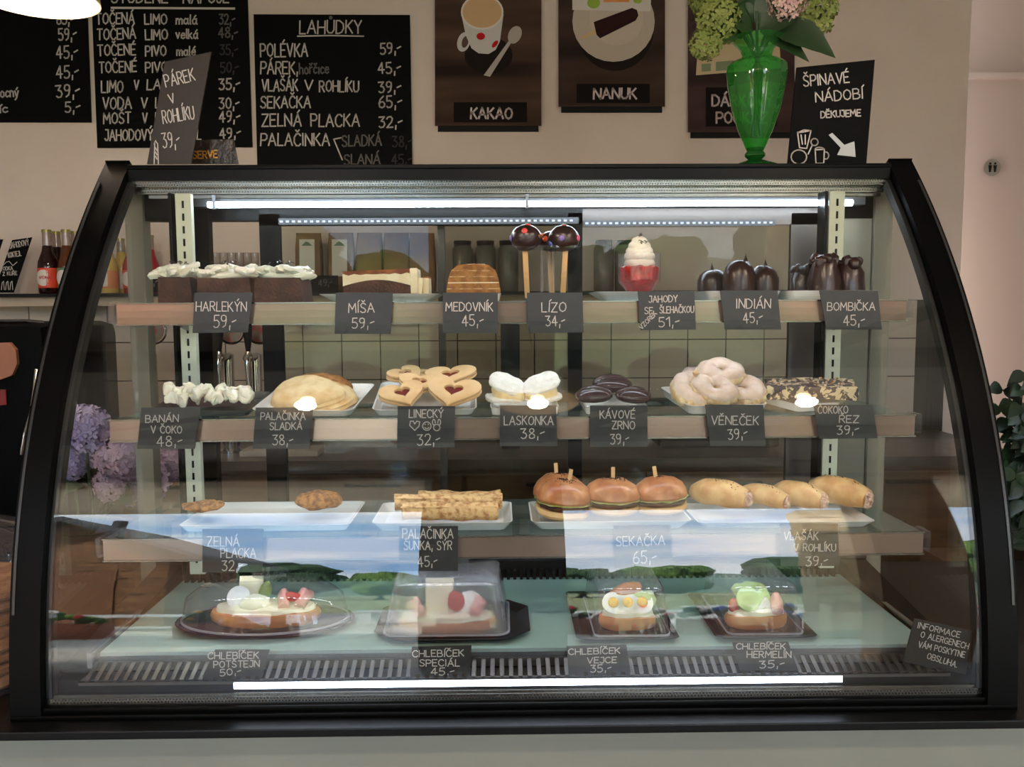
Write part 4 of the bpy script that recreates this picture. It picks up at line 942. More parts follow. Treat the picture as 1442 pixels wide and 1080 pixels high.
# ------------------------------------------------------------------ lower shelf
M_fry = mat('fried_patty', (176, 120, 62), .75, c2=(112, 70, 36), scale=110, bump=.7, bscale=90)
def patty(px, py, Y, wpx, hpx, lab, sd):
    c = at(px, py, Y); w_ = wpx*Y/F/2; h = hpx*Y/F/2
    o = mk('cabbage_patty', mv(rough(ico(1, 4, w_, w_*.8, h), .004, 55, sd, .0018, 180), c.x, Y, c.z), M_fry, None, label=lab, cat='patty', group='cabbage patties')
patty(286, 712, 1.40, 62, 12, 'flat cabbage patty at the left end of the long tray', 1)
patty(449, 704, 1.42, 66, 26, 'crusty domed cabbage patty at the right end of the long tray', 2)
M_roll = mat('savoury_pancake', (222, 186, 132), .65, c2=(166, 112, 64), scale=110, bump=.3, detail=8, lo=.45, hi=.66)
def croll(px0, px1, py, Y, rpx, lab, sd):
    a, b = at(px0, py, Y), at(px1, py, Y); r0 = rpx*Y/F
    o = thing('rolled_pancake', lab, 'pancake', ((a.x+b.x)/2, Y, a.z-r0), 'rolled savoury pancakes')
    n = 14; v = tube([(a.x+(b.x-a.x)*i/n, Y+.004*math.sin(i*.5), a.z) for i in range(n+1)], [r0*(1+.08*math.sin(i*1.3+sd)) for i in range(n+1)], 20)
    mk('wrap', rough(v, .0018, 45, sd, .0006, 200), M_roll, o)
    sp = [(b.x+.0006, Y+math.cos(t*1.0)*r0*(.1+.85*t/15), a.z+math.sin(t)*r0*(.1+.85*t/15)) for t in [i*.5 for i in range(30)]]
    mk('end_spiral', tube(sp, .0012, 6), M_pan2, o)
    mk('loose_edge', rough(tube([(a.x+(b.x-a.x)*i/n, Y-r0*.72, a.z+r0*.62) for i in range(n+1)], .0018, 6), .001, 60, sd), M_roll, o)
croll(556, 706, 707, 1.42, 11, 'back savoury pancake roll on the plate', 1)
croll(590, 704, 704, 1.45, 13, 'short browned pancake roll farthest back', 2)
croll(566, 700, 720, 1.375, 13, 'front savoury pancake roll flecked with green', 3)
# buns with picks
M_bun = mat('bun_crust', (196, 136, 88), .32, c2=(160, 94, 54), scale=38, bump=.08, detail=3)
M_crumb = mat('bun_crumb', (230, 196, 142), .7, c2=(214, 172, 116), scale=30)
M_meat = mat('meat_patty', (92, 56, 38), .8, c2=(66, 40, 28), scale=40, bump=.6)
M_onion = mat('pickled_onion', (214, 96, 150), .4); M_let = mat('lettuce', (150, 172, 90), .5, c2=(196, 206, 140), scale=20)
def burger(px, pyb, pyt, Y, wpx, tilt, pick, lab, sd):
    a, b = at(px, pyb, Y), at(px, pyt, Y); w_ = wpx*Y/F/2; h = b.z-a.z; z = a.z
    o = thing('filled_bun', lab, 'burger', (a.x, Y, z), 'filled buns with wooden picks')
    M4 = Matrix.Translation((a.x, Y, z)) @ Matrix.Rotation(R(tilt), 4, 'Y')
    mk('bottom_bun', xf(rough(lathe([(.001, 0), (w_*.86, 0), (w_*.95, h*.08), (w_*.93, h*.2), (.001, h*.22)], 32), .001, 50, sd), M4), M_crumb, o)
    mk('meat', xf(rough(lathe([(.001, h*.21), (w_*.86, h*.21), (w_*.9, h*.29), (w_*.84, h*.38), (.001, h*.38)], 32), .0022, 120, sd), M4), M_meat, o)
    mk('lettuce', xf(rough(lathe([(w_*.3, h*.385), (w_*.96, h*.37), (w_*1.0, h*.39), (w_*.9, h*.405), (w_*.3, h*.40)], 48, .03, 9), .0018, 90, sd), M4), M_let, o)
    mk('onion', xf(join(*[rot(mv(rough(torus(w_*.22, .0016, 20, 6), .0008, 90, k), w_*(.62*math.cos(k*1.7-2.2)), w_*.62*math.sin(k*1.7-2.2), h*.41), 'Z', 0) for k in range(4)]), M4), M_onion, o)
    mk('top_bun', xf(rough(lathe([(.001, h*.40), (w_*.93, h*.405), (w_*.99, h*.47), (w_*.96, h*.62), (w_*.82, h*.80), (w_*.56, h*.94), (w_*.25, h*.99), (.001, h)], 40), .0016, 35, sd), M4), M_bun, o)
    r = random.Random(sd); L_ = []
    for k in range(90):
        a_ = r.uniform(0, 6.28); q = abs(r.gauss(0, .32))
        if q > .8: continue
        zz = h*(1.002-.30*q**2.2); L_.append(mv(ico(.0011, 1), math.cos(a_)*q*w_, math.sin(a_)*q*w_, zz))
    mk('poppy_seeds', xf(join(*L_), M4), M_blackmat, o, smooth=False)
    mk('pick', xf(box(-.0032, .0032, -.001, .001, h*.9, h*.9+.024), M4 @ Matrix.Rotation(R(pick), 4, 'Y')), M_wood, o, smooth=False)
burger(787, 716, 666, 1.445, 72, -2, -2, 'filled bun at the back left, half hidden, with a thin pick', 4)
burger(793, 725, 675, 1.385, 80, 4, 6, 'front left filled bun with meat and pink onion showing', 5)
burger(862, 719, 673, 1.395, 82, 0, 1, 'middle filled bun with an upright wooden pick', 6)
burger(931, 717, 671, 1.40, 78, -4, -6, 'right filled bun with a leaning wooden pick', 7)
# filled rolls
M_rohl = mat('roll_crust', (216, 178, 122), .5, c2=(196, 148, 92), scale=40, bump=.1, detail=4)
M_fill = mat('potato_ham_filling', (222, 200, 176), .6, c2=(190, 142, 130), scale=160, bump=.9, bscale=260)
def roll(px0, py0, px1, py1, Ya, Yb, rpx, lab, sd):
    a, b = at(px0, py0, Ya), at(px1, py1, Yb); r0 = rpx*(Ya+Yb)/2/F
    o = thing('filled_roll', lab, 'bread roll', ((a.x+b.x)/2, (Ya+Yb)/2, min(a.z, b.z)-r0), 'filled bread rolls')
    n = 16; pts = [a.lerp(b, i/n)+Vector((0, 0, .006*math.sin(math.pi*i/n))) for i in range(n+1)]
    rr = [r0*(.18 if i == 0 else min(1, .45+.75*math.sin(math.pi*min(i/n*.85+.02, .5)))*(1 if i < n-4 else .97-.075*(i-n+4))) for i in range(n+1)]
    mk('crust', rough(tube(pts, rr, 24), .0016, 40, sd), M_rohl, o)
    d_ = (b-a).normalized()
    mk('filling', mv(rough(ico(rr[-1]*1.0, 4, .55, 1, .98), .005, 90, sd, .002, 300), *(b-d_*.002)), M_fill, o)
    r = random.Random(sd); L_ = []
    for k in range(60):
        i = r.randint(3, n-3); a_ = r.uniform(-1.0, 1.0)
        L_.append(mv(ico(.0009, 1), *(pts[i]+Vector((0, -math.sin(a_)*rr[i], math.cos(a_)*rr[i])))))
    mk('poppy_seeds', join(*L_), M_blackmat, o, smooth=False)
roll(972, 693, 1052, 703, 1.46, 1.395, 19, 'leftmost and longest bread roll in the row', 1)
roll(1040, 695, 1108, 707, 1.47, 1.39, 15, 'second bread roll from the left, dotted with poppy seeds', 2)
roll(1088, 694, 1160, 706, 1.47, 1.39, 18, 'third bread roll from the left', 3)
roll(1140, 687, 1222, 703, 1.47, 1.38, 20, 'rightmost bread roll with filling at its round end', 4)

# ------------------------------------------------------------------ open sandwiches under clear covers on the deck
M_rim = glass('acrylic_rim', (.9, .9, .94), .06, 0, .4, (.85, .85, .92))
M_tray = mat('black_tray', (26, 25, 28), .22)
M_bread = mat('sandwich_bread', (206, 138, 84), .6, c2=(184, 112, 64), scale=14, bump=.15)
M_may = mat('mayonnaise', (240, 234, 208), .3); M_ham = mat('ham', (226, 160, 150), .4, c2=(214, 140, 134), scale=30)
M_pick = mat('pickle', (132, 148, 72), .35, c2=(160, 172, 100), scale=40); M_pep = mat('red_pepper', (196, 52, 44), .25)
M_chs = mat('cheese', (244, 232, 196), .4); M_egg = mat('egg_white', (248, 246, 240), .35); M_yolk = mat('egg_yolk', (236, 180, 60), .5)
M_cuc = mat('cucumber', (196, 216, 150), .35, c2=(172, 200, 120), scale=20)
def sandwich(x, y, z, w_, kind, lab):
    o = thing('open_sandwich', lab, 'sandwich', (x, y, z))
    v = [[(x+math.cos(t)*w_*q, y+math.sin(t)*w_*.42*q, z+zz) for t in [2*math.pi*i/36 for i in range(36)]] for q, zz in ((.9, 0), (.98, .006), (1, .014), (.96, .020), (.7, .022), (.1, .0225))]
    mk('bread', rough(loft(v), .0014, 50, 3), M_bread, o)
    mk('salad_spread', rough(loft([[(x+math.cos(t)*w_*.9*q, y+math.sin(t)*w_*.36*q, z+zz) for t in [2*math.pi*i/30 for i in range(30)]] for q, zz in ((1, .021), (.97, .028), (.7, .031), (.1, .032))]), .002, 80, 5), M_may, o)
    def ham(dx, dy, ang):
        b = []
        for i in range(3):
            b.append(tube([(0, -.02, .012*i*.3), (0, 0, .012+.004*i), (0, .02, .008)], [.009-.002*i, .011-.002*i, .008-.002*i], 12))
        return mv(rot(rough(join(*b), .0015, 80, dx*100), 'Z', ang), x+dx, y+dy, z+.030)
    if kind == 'ham':
        mk('ham_roll', ham(w_*.35, -.004, 10), M_ham, o); mk('ham_roll', ham(w_*.7, 0, -14), M_ham, o)
        mk('mayonnaise', mv(rough(ico(.02, 3, 1.3, .9, .7), .004, 60, 2), x-w_*.15, y-.012, z+.034), M_may, o)
        mk('egg_slice', mv(rot(lathe([(.001, 0), (.019, 0), (.019, .004), (.001, .004)], 24), 'X', 58), x-w_*.48, y, z+.040), M_egg, o)
        mk('pickle', mv(rot(rough(ico(.018, 2, .6, .3, 1), .002, 80), 'Y', 20), x-w_*.02, y+.006, z+.048), M_pick, o)
        mk('pepper', mv(rough(ico(.012, 2, 1.3, .6, .8), .002, 80), x+w_*.5, y-.012, z+.044), M_pep, o)
        mk('cheese', mv(rot(box(-.02, .02, -.001, .001, -.02, .024, .0008), 'X', -18), x-w_*.3, y+.012, z+.048), M_chs, o)
    elif kind == 'special':
        mk('ham_roll', ham(-w_*.62, -.004, 30), M_ham, o); mk('ham_roll', ham(w_*.62, 0, -20), M_ham, o)
        mk('cheese', mv(rot(box(-.026, .020, -.0012, .0012, -.02, .040, .0008), 'X', -14), x-w_*.12, y+.0, z+.045), M_chs, o)
        mk('pepper', mv(rot(rough(ico(.016, 2, .9, .4, 1.1), .002, 80), 'Y', -12), x+w_*.18, y-.008, z+.05), M_pep, o)
        mk('egg_slice', mv(rot(lathe([(.001, 0), (.021, 0), (.021, .004), (.001, .004)], 24), 'X', 62), x+w_*.45, y+.002, z+.042), M_egg, o)
    elif kind == 'egg':
        for k in range(3):
            mk('egg_slice', mv(rot(lathe([(.001, 0), (.018, 0), (.018, .004), (.001, .004)], 24), 'X', 55), x+(k-1)*w_*.5, y, z+.040), M_egg, o)
            mk('yolk', mv(rot(ico(.009, 2, 1, 1, .5), 'X', 55), x+(k-1)*w_*.5, y-.004, z+.043), M_yolk, o)
        mk('lettuce_leaf', mv(rough(ico(.02, 3, 1.2, .5, .7), .006, 90, 8), x+w_*.5, y+.01, z+.045), M_let, o)
        mk('bread_crust_piece', mv(rot(rough(ico(.02, 2, 1.5, .5, .8), .002, 60), 'Y', -20), x-.002, y+.012, z+.055), M_bread, o)
    else:
        for k in range(2):
            mk('cucumber_slice', mv(rot(rot(lathe([(.001, 0), (.020, 0), (.020, .003), (.001, .003)], 24), 'X', 62), 'Z', 8-16*k), x-w_*.3+k*w_*.35, y-.004+.006*k, z+.046), M_cuc, o)
        mk('cheese', mv(rot(rough(prism([(-.02, -.014), (.026, -.01), (.01, .016)], -.004, .004), .001, 60), 'Z', 6), x+w_*.1, y-.006, z+.034), M_egg, o)
        mk('pepper', mv(rough(ico(.013, 2, .7, .5, 1), .002, 80), x-w_*.75, y-.006, z+.036), M_pep, o)
        mk('ham_roll', ham(w_*.62, -.002, -10), M_ham, o)
        mk('lettuce_leaf', mv(rough(ico(.022, 3, 1.3, .4, .7), .006, 90, 9), x-w_*.2, y+.012, z+.055), M_let, o)
    return o
# oval tray and dome
def deckY(py): return (ZD)/ (ray(721, py).z/ray(721, py).y)
c = P(374, 880, 1.385); ox = c.x; oy = 1.388
orx = (P(500, 878, oy).x-P(249, 878, oy).x)/2; ory = .083
def oval(rx, ry, z, n=44): return [(ox+rx*math.cos(2*math.pi*i/n), oy+ry*math.sin(2*math.pi*i/n), z) for i in range(n)]
mk('oval_tray', loft([oval(orx*.8, ory*.8, ZD+.0005), oval(orx, ory, ZD+.010), oval(orx*.99, ory*.99, ZD+.0115), oval(orx*.8, ory*.78, ZD+.003)]), mat('navy_tray', (30, 30, 52), .2), None, label='oval dark blue tray under the clear oval dome, left on the deck', cat='tray')
dm = thing('oval_dome', 'clear oval dome over the leftmost sandwich tray', 'cover', (ox, oy, ZD+.008))
mk('shell', loft([oval(orx*.93, ory*.93, ZD+.0125), oval(orx*.88, ory*.88, ZD+.05), oval(orx*.74, ory*.74, ZD+.066), oval(orx*.45, ory*.45, ZD+.073), oval(orx*.1, ory*.1, ZD+.075)], False), M_acryl, dm)
mk('rim', mv(tube([(p[0], p[1], p[2]) for p in oval(orx*.93, ory*.93, ZD+.013)]+[oval(orx*.93, ory*.93, ZD+.013)[0]], .0022, 8), 0, 0, 0), M_rim, dm)
mk('knob', mv(lathe([(.001, 0), (.006, 0), (.006, .012), (.03, .014), (.03, .017), (.001, .017)], 28), ox+.01, oy, ZD+.074), M_acryl, dm)
sandwich(ox+.004, oy-.012, ZD+.0115, .092, 'ham', 'open sandwich with ham rolls, egg and mayonnaise under the oval dome')
# black tray with square dome
def tray_oct(px0, px1, y0, y1, cut, lab, name='serving_tray'):
    xa, xb = P(px0, 905, y0).x, P(px1, 905, y0).x
    def g_(s, z):
        cx, cy = (xa+xb)/2, (y0+y1)/2; hw, hd = (xb-xa)/2*s, (y1-y0)/2*s
        return [(cx+a, cy+b, z) for a, b in ((-hw, -hd+cut), (-hw+cut, -hd), (hw-cut, -hd), (hw, -hd+cut), (hw, hd-cut), (hw-cut, hd), (-hw+cut, hd), (-hw, hd-cut))]
    return mk(name, loft([g_(.86, ZD+.0005), g_(1, ZD+.009), g_(.98, ZD+.0095), g_(.84, ZD+.003)]), M_tray, None, smooth=False, label=lab, cat='tray')
def cover(px0, px1, y0, y1, top, taper, lab, knob, m=M_fog, name='clear_cover', r=.02):
    xa, xb = P(px0, 903, y0).x, P(px1, 903, y0).x; cx, cy = (xa+xb)/2, (y0+y1)/2; w_, d_ = xb-xa, y1-y0
    def g_(s, z, ss=None): return [(cx+a, cy+b, z) for a, b in rrect(w_*s, d_*(ss or s), r*s, 6)]
    o = thing(name, lab, 'cover', (cx, cy, ZD+.003))
    zt = ZD+top
    mk('shell', loft([g_(1, ZD+.0105), g_(taper+.02, zt-.012), g_(taper, zt-.004), g_(taper-.06, zt), g_(.3, zt+.0003)], False, True), m, o)
    mk('rim', loft([g_(1.03, ZD+.0100), g_(1.03, ZD+.0125), g_(1.0, ZD+.0125), g_(1.0, ZD+.0100), g_(1.03, ZD+.0100)], False, False), M_rim, o)
    if knob: mk('knob', mv(lathe([(.001, 0), (.014, 0), (.012, .008), (.012, .012), (.036, .013), (.036, .017), (.001, .017)], 32), cx+.0, cy+.01, zt), M_acryl, o)
    return cx, cy
tray_oct(522, 748, 1.292, 1.475, .035, 'large black tray with cut corners under the fogged dome')
cx, cy = cover(540, 716, 1.305, 1.465, .092, .86, 'fogged square dome with a round flat knob on the black tray', True)
sandwich(cx+.0, cy-.035, ZD+.0035, .082, 'special', 'open sandwich with cheese, pepper and egg under the fogged dome')
tray_oct(812, 958, 1.288, 1.515, .006, 'narrow black tray under the clear box with the egg sandwich')
cx, cy = cover(838, 944, 1.296, 1.48, .085, .88, 'clear rectangular box cover over the egg sandwich', False, glass('light_fog', (.93, .93, .95), .05, 0, .12, (.75, .75, .8)), r=.012)
sandwich(cx, cy-.035, ZD+.0035, .048, 'egg', 'open sandwich with egg slices and lettuce in the clear box')
tray_oct(1008, 1153, 1.290, 1.50, .006, 'narrow black tray under the clear box with the cucumber sandwich')
cx, cy = cover(1026, 1132, 1.298, 1.48, .085, .88, 'clear rectangular box cover over the cucumber sandwich', False, MATS['light_fog'], r=.012)
sandwich(cx, cy-.035, ZD+.0035, .052, 'herm', 'open sandwich with cucumber, white cheese and ham in the clear box')

# ------------------------------------------------------------------ signs and things on top of the case
ZT = .2637
sign('chalk_sign', [(232,87),(297,73),(269,231),(207,231)], 1.63,
     [("PÁREK",234,123,275,113,17),("V",240,146,247,144,13),("ROHLÍKU",230,174,274,167,18),("39,-",230,209,254,206,21)],
     'slanted glossy dark chalk sign at the left end of the case top', 'sign', 1.5, m=mat('slate_glossy', (44, 37, 30), .35, spec=.3), t=.004,
     extra=[[(218,200),(217,232)],[(222,202),(223,232)],[(217,203),(219,198),(222,203)],[(219,208),(221,212)],[(219,214),(221,218)],[(219,220),(221,224)]])
mk('folded_sign', join(slab_px([(276,197),(329,196),(336,231),(262,231)], 1.70, .002), slab_px([(272,200),(326,199),(333,231),(258,231)], 1.73, .002)),
   mat('brown_leather', (40, 24, 16), .35, c2=(16, 10, 8), scale=60, bump=.8, bscale=90), None, smooth=False)
o = bpy.data.objects['folded_sign']; o['label'] = 'small folded brown leather table sign with gold letters behind the slanted chalk sign'; o['category'] = 'sign'
mk('writing', ribbons(text_px("RESERVE", 258, 224, 306, 222, 10), 1.8, 1.70), mat('gold_print', (196, 140, 60), .4, .4), o, smooth=False)
sg = sign('chalk_sign', [(1122,95),(1232,84),(1220,232),(1109,232)], 1.63,
     [("ŠPINAVÉ",1132,122,1196,116,15),("NÁDOBÍ",1149,144,1215,138,14),("DĚKUJEME",1156,166,1212,163,9)],
     'black chalk sign with drawn dishes and a big white arrow beside the green vase', 'sign', 1.7, t=.004, m=M_board,
     extra=[[(1123,186),(1126,208),(1136,209),(1142,184),(1123,187)],[(1123,187),(1132,183),(1142,184)],[(1128,190),(1130,203)],[(1134,190),(1134,203)],
            arc(1125,221,11,10), arc(1147,200,5,5), [(1144,204),(1138,217)], [(1148,211),(1149,230),(1160,230),(1161,210),(1148,211)], arc(1154,210,6,2.5,180,360,6), arc(1163,219,4,5,-90,110,8)])
arrow = [(1167,190),(1172,187),(1189,204),(1203,199),(1205,221),(1179,218),(1184,208)]
mk('arrow', slab_px(arrow, 1.6285, .0006), mat('chalk_fill', (188, 192, 192), .9), sg, smooth=False)

# green vase with hydrangeas
vx = P(1063, 230, 1.63).x; vy = 1.630; vs = 1.62/F
def vr(px): return px*vs
def vz(py): return P(1063, py, vy).z
M_vase = glass('green_glass', (.20, .74, .22), .05, 0, .20, (.14, .62, .14))
M_vase2 = glass('green_glass_thick', (.06, .34, .08), .05, 0, .3, (.04, .3, .06))
vz0 = ZT+.0005
va = thing('glass_vase', 'tall green ribbed glass vase standing on the display case', 'vase', (vx, vy, vz0))
zA = lambda py: vz0+(vz(py)-vz(232))
prof = [(.002, zA(231.5)), (vr(30), zA(232)), (vr(31), zA(230)), (vr(20), zA(226)), (vr(9), zA(222)), (vr(14), zA(217)), (vr(14), zA(214)), (vr(11), zA(210)), (vr(13), zA(206)), (vr(24), zA(180)),
        (vr(33), zA(150)), (vr(39), zA(118)), (vr(41), zA(98)), (vr(40), zA(90)), (vr(34), zA(85)), (vr(22), zA(82)), (vr(20), zA(76)), (vr(22), zA(68)), (vr(30), zA(58)), (vr(36), zA(52)), (vr(37), zA(51))]
mk('body', mv(lathe(prof[8:], 48, .018, 12), vx, vy, 0), M_vase, va)
mk('foot', mv(lathe(prof[:9], 48), vx, vy, 0), M_vase2, va)
mk('water', mv(lathe([(.002, zA(208)), (vr(11), zA(206)), (vr(22), zA(180)), (vr(31), zA(150)), (vr(37), zA(122)), (.002, zA(122))], 40), vx, vy, 0), glass('vase_water', (.6, .95, .55), .03, 0, .10, (.3, .8, .25)), va)
bq = thing('hydrangea_bouquet', 'bouquet of green and dusty pink hydrangeas with large leaves in the green vase', 'flowers', (vx, vy, zA(60)))
M_hg = mat('hydrangea_green', (104, 118, 50), .7, c2=(128, 138, 70), scale=25); M_hp = mat('hydrangea_pink', (190, 150, 150), .7, c2=(206, 178, 166), scale=25)
M_lf = mat('hydrangea_leaf', (34, 62, 26), .45, c2=(26, 48, 20), scale=12, bump=.3)
for k in range(7):
    a = k*.9; mk('stem', tube([(vx+.01*math.cos(a), vy+.01*math.sin(a), zA(190)), (vx-.012*math.cos(a), vy-.012*math.sin(a), zA(100)), (vx+.02*math.cos(a), vy+.012*math.sin(a), zA(55)), (vx+.05*math.cos(a), vy+.03*math.sin(a), zA(20))], .0028, 6), M_lf, bq)
def flower_head(c, r0, seed, n=110):
    r = random.Random(seed); V, Fc = [], []
    for i in range(n):
        z = 1-2*(i+.5)/n; a = i*2.39996; q = math.sqrt(1-z*z)
        d = Vector((q*math.cos(a), q*math.sin(a), z)); cc = Vector(c)+d*r0*r.uniform(.86, 1.06)
        M4 = Matrix.Translation(cc) @ (d+Vector((r.uniform(-.4, .4), r.uniform(-.4, .4), r.uniform(-.4, .4)))).to_track_quat('Z', 'Y').to_matrix().to_4x4() @ Matrix.Rotation(r.uniform(0, 1.5), 4, 'Z')
        s = r0*.19
        for p in range(4):
            t = p*math.pi/2; k = len(V)
            for (u, v, h) in ((0, 0, 0), (.55, -.45, .12), (1.15, -.3, .28), (1.25, 0, .2), (1.15, .3, .28), (.55, .45, .12)):
                V.append(tuple(M4 @ Vector(((u*math.cos(t)-v*math.sin(t))*s, (u*math.sin(t)+v*math.cos(t))*s, h*s))))
            Fc += [(k, k+1, k+2, k+3), (k, k+3, k+4, k+5)]
    return V, Fc
def bigleaf(base, tip, wd, fold=.25, n=10):
    a, b = Vector(base), Vector(tip); d = b-a; s = d.cross(Vector((0, -1, .2))).normalized(); up = s.cross(d).normalized(); V, Fc = [], []
    for i in range(n+1):
        t = i/n; w_ = wd*math.sin(math.pi*min(t*1.0, 1)**.8)*(1+.05*(i % 2)); c = a+d*t+Vector((0, 0, wd*.5*math.sin(t*math.pi)))
        V += [tuple(c-s*w_+up*w_*fold), tuple(c), tuple(c+s*w_+up*w_*fold)]
    for i in range(n): Fc += [(i*3, i*3+1, i*3+4, i*3+3), (i*3+1, i*3+2, i*3+5, i*3+4)]
    return V, Fc
HD = [(1012, 28, 30, 'g', 0), (994, 62, 20, 'g', -.02), (1000, -6, 28, 'g', .03), (1142, 18, 32, 'g', .0), (1108, 2, 24, 'p', -.04), (1060, -30, 34, 'g', .02), (1150, -34, 32, 'g', .03), (1090, -58, 30, 'p', .03), (1020, -50, 30, 'g', .05)]
for i, (px_, py_, rp, cl, dy) in enumerate(HD):
    p = P(px_, py_, vy+dy); mk('flower_head', flower_head((p.x, p.y, p.z), rp*vs*1.02, i), M_hg if cl == 'g' else M_hp, bq, smooth=False)
for (x0, y0), (x1, y1), wd, dy in [((1085, 40), (1177, 82), .028, -.05), ((1075, 48), (1140, 88), .016, -.03), ((1050, 45), (1003, 60), .022, -.02), ((1060, 45), (1020, 22), .03, -.03),
                              ((1065, 40), (1100, 12), .03, -.04), ((1070, 45), (1120, 30), .03, -.05), ((1055, 40), (1040, 5), .03, -.03), ((1068, 35), (1075, -20), .03, -.03)]:
    mk('leaf', bigleaf(P(x0, y0, vy+dy*.3), P(x1, y1, vy+dy), wd), M_lf, bq)

# ------------------------------------------------------------------ boards and posters on the back wall
YP = YB-.012
D, D2, W = M_chalk2, M_chalk3, M_chalk
sign('menu_board', [(-190,-70),(119,-70),(128,172),(-190,172)], YP,
     [("65,-",80,34,104,34,15),("59,-",83,57,108,55,16),("45,-",80,83,110,80,17),("45,-",80,111,111,108,17),("39,-",80,138,113,135,17),("5,-",92,158,113,157,14),("OV",-18,137,-4,137,9),("ocný",1,137,26,136,14),("íc",0,159,11,158,12)],
     'black chalk menu board at the left edge of the photo behind the pendant lamp', 'menu board', 2.0, 'chalk menu boards on the back wall', m=M_board, t=.008)
rows = [("TOČENÁ",136,34,189,33,"LIMO",204,235,34,"malá",248,277,34,"32,-",309,331,34,D),("TOČENÁ",137,56,191,54,"LIMO",205,236,56,"velká",248,278,54,"48,-",308,335,53,D),
        ("TOČENÉ",138,79,191,77,"PIVO",205,234,79,"malé",249,275,78,"35,-",310,335,77,D2),("TOČENÉ",140,103,192,101,"PIVO",205,236,102,None,0,0,0,"50,-",311,336,102,D2)]
L_ = [("STUDENÉ",157,4,236,4,17),("NÁPOJE",258,4,322,4,17)]
for a in rows:
    L_ += [(a[0],)+a[1:5]+(15,), (a[5], a[6], a[8], a[7], a[8]-.5, 14)]
    if a[9]: L_.append((a[9], a[10], a[12], a[11], a[12], 13))
    L_.append((a[13], a[14], a[16], a[15], a[16]-.5, 14, a[17]))
L_ += [("LIMO",143,130,173,130,16),("V",189,126,195,126,13),("LAHVI",207,126,252,126,14),("35,-",309,126,338,125,15,W,2.2),("VODA",145,154,185,153,16),("V",199,152,207,152,14),("LAHVI",219,152,262,152,14),("30,-",309,153,337,152,15),
       ("MOŠT",146,174,184,173,15),("V",201,173,207,173,14),("LAHVI",219,173,262,173,14),("49,-",309,172,338,171,15),("JAHODOVÝ",148,198,215,197,15),("KOKTEJL",226,196,283,196,14),("49,-",310,195,339,193,14)]
sign('menu_board', [(126,-70),(346,-70),(355,207),(137,208)], YP, L_, 'black chalk menu board of cold drinks, left of the smaller board with a single heading', 'menu board', 2.0, 'chalk menu boards on the back wall', m=M_board, t=.008,
     extra=[[(157,11),(330,12)]], extra_w=3)
sign('menu_board', [(357,20),(577,21),(581,262),(363,262)], YP,
     [("LAHŮDKY",422,47,509,47,18),("POLÉVKA",367,80,433,79,18),("59,-",536,76,565,74,15),("PÁREK,",367,104,419,104,17),("hořčice",422,104,463,103,15,D),("45,-",533,104,565,102,15),("VLAŠÁK",369,128,419,128,16),("V",429,127,440,127,14),("ROHLÍKU",450,129,505,129,15),("39,-",534,131,565,129,15),
      ("SEKAČKA",367,152,437,152,16),("65,-",534,152,566,150,16),("ZELNÁ",369,178,424,177,17),("PLACKA",438,178,506,178,17),("32,-",534,180,567,178,15),("PALAČINKA",367,205,464,205,17),("SLADKÁ",482,206,537,205,15,D),("38,-",553,207,580,206,15,D2),("SLANÁ",485,232,535,231,14,D),("45,-",552,232,580,231,14,D2)],
     'black chalk menu board headed LAHŮDKY behind the left half of the case', 'menu board', 2.0, 'chalk menu boards on the back wall', m=M_board, t=.008,
     extra=[[(419,51),(465,50),(512,51)],[(480,194),(470,196),(482,225)]], extra_w=1.8)
# posters: flat prints on black backing boards
def tablewood(name, a, b):
    return mat(name, a, .7, spec=.1, c2=b, scale=3.2, stretch=(.35, 1, 2.2), detail=2, lo=.35, hi=.7)
M_pw = tablewood('poster_print_brown', (40, 29, 26), (104, 78, 64))
def poster(x0, x1, yb, top, label, m):
    cs = [(x0, top), (x1, top), (x1, yb), (x0, yb)]; p = [P(x, y, YP) for x, y in cs]
    o = thing('poster', label, 'poster', ((p[0].x+p[1].x)/2, YP, p[2].z), 'food posters on the back wall')
    mk('print', slab_px(cs, YP-.006, .004), m, o, smooth=False)
    mk('backing', slab_px([(x0+4, top), (x1-4, top), (x1-4, yb+8), (x0+4, yb+8)], YP, .010), M_blackmat, o, smooth=False)
    return o
LP = [YP-.0065]
def flat(o, name, pts, m):
    LP[0] -= .0003; mk(name, slab_px(pts, LP[0], .0003), m, o, smooth=False)
fm = lambda n, c: mat('print_'+n, c, .7, spec=.1)
def ell(cx, cy, rx, ry, rot_=0, n=28):
    c, s = math.cos(R(rot_)), math.sin(R(rot_)); return [(cx+rx*math.cos(t)*c-ry*math.sin(t)*s, cy+rx*math.cos(t)*s+ry*math.sin(t)*c) for t in [2*math.pi*i/n for i in range(n)]]
p1 = poster(612.5, 762.5, 177, -70, 'brown poster with a cup of cocoa with red dots and a spoon', M_pw)
flat(p1, 'print_shadow', ell(688, 78, 34, 26), fm('dark', (34, 26, 25)))
flat(p1, 'cup_handle', ell(653, 59, 9, 14, 15), fm('cup', (206, 200, 196))); flat(p1, 'handle_gap', ell(655, 59, 4.5, 8.5, 15), fm('brown', (92, 74, 66)))
flat(p1, 'cup', [(650, 22), (656, 50), (664, 68), (674, 75), (688, 76), (698, 70), (704, 58), (709, 20)], fm('cup', (206, 200, 196)))
flat(p1, 'cup_rim', ell(679, 17, 30, 25), fm('rim', (222, 214, 206))); flat(p1, 'cocoa', ell(679, 17, 27.5, 22), fm('cocoa', (206, 170, 128)))
flat(p1, 'dot', ell(677, 51, 6, 5), fm('red', (190, 30, 38))); flat(p1, 'dot', ell(697, 62, 3, 6, 40), fm('red', (190, 30, 38)))
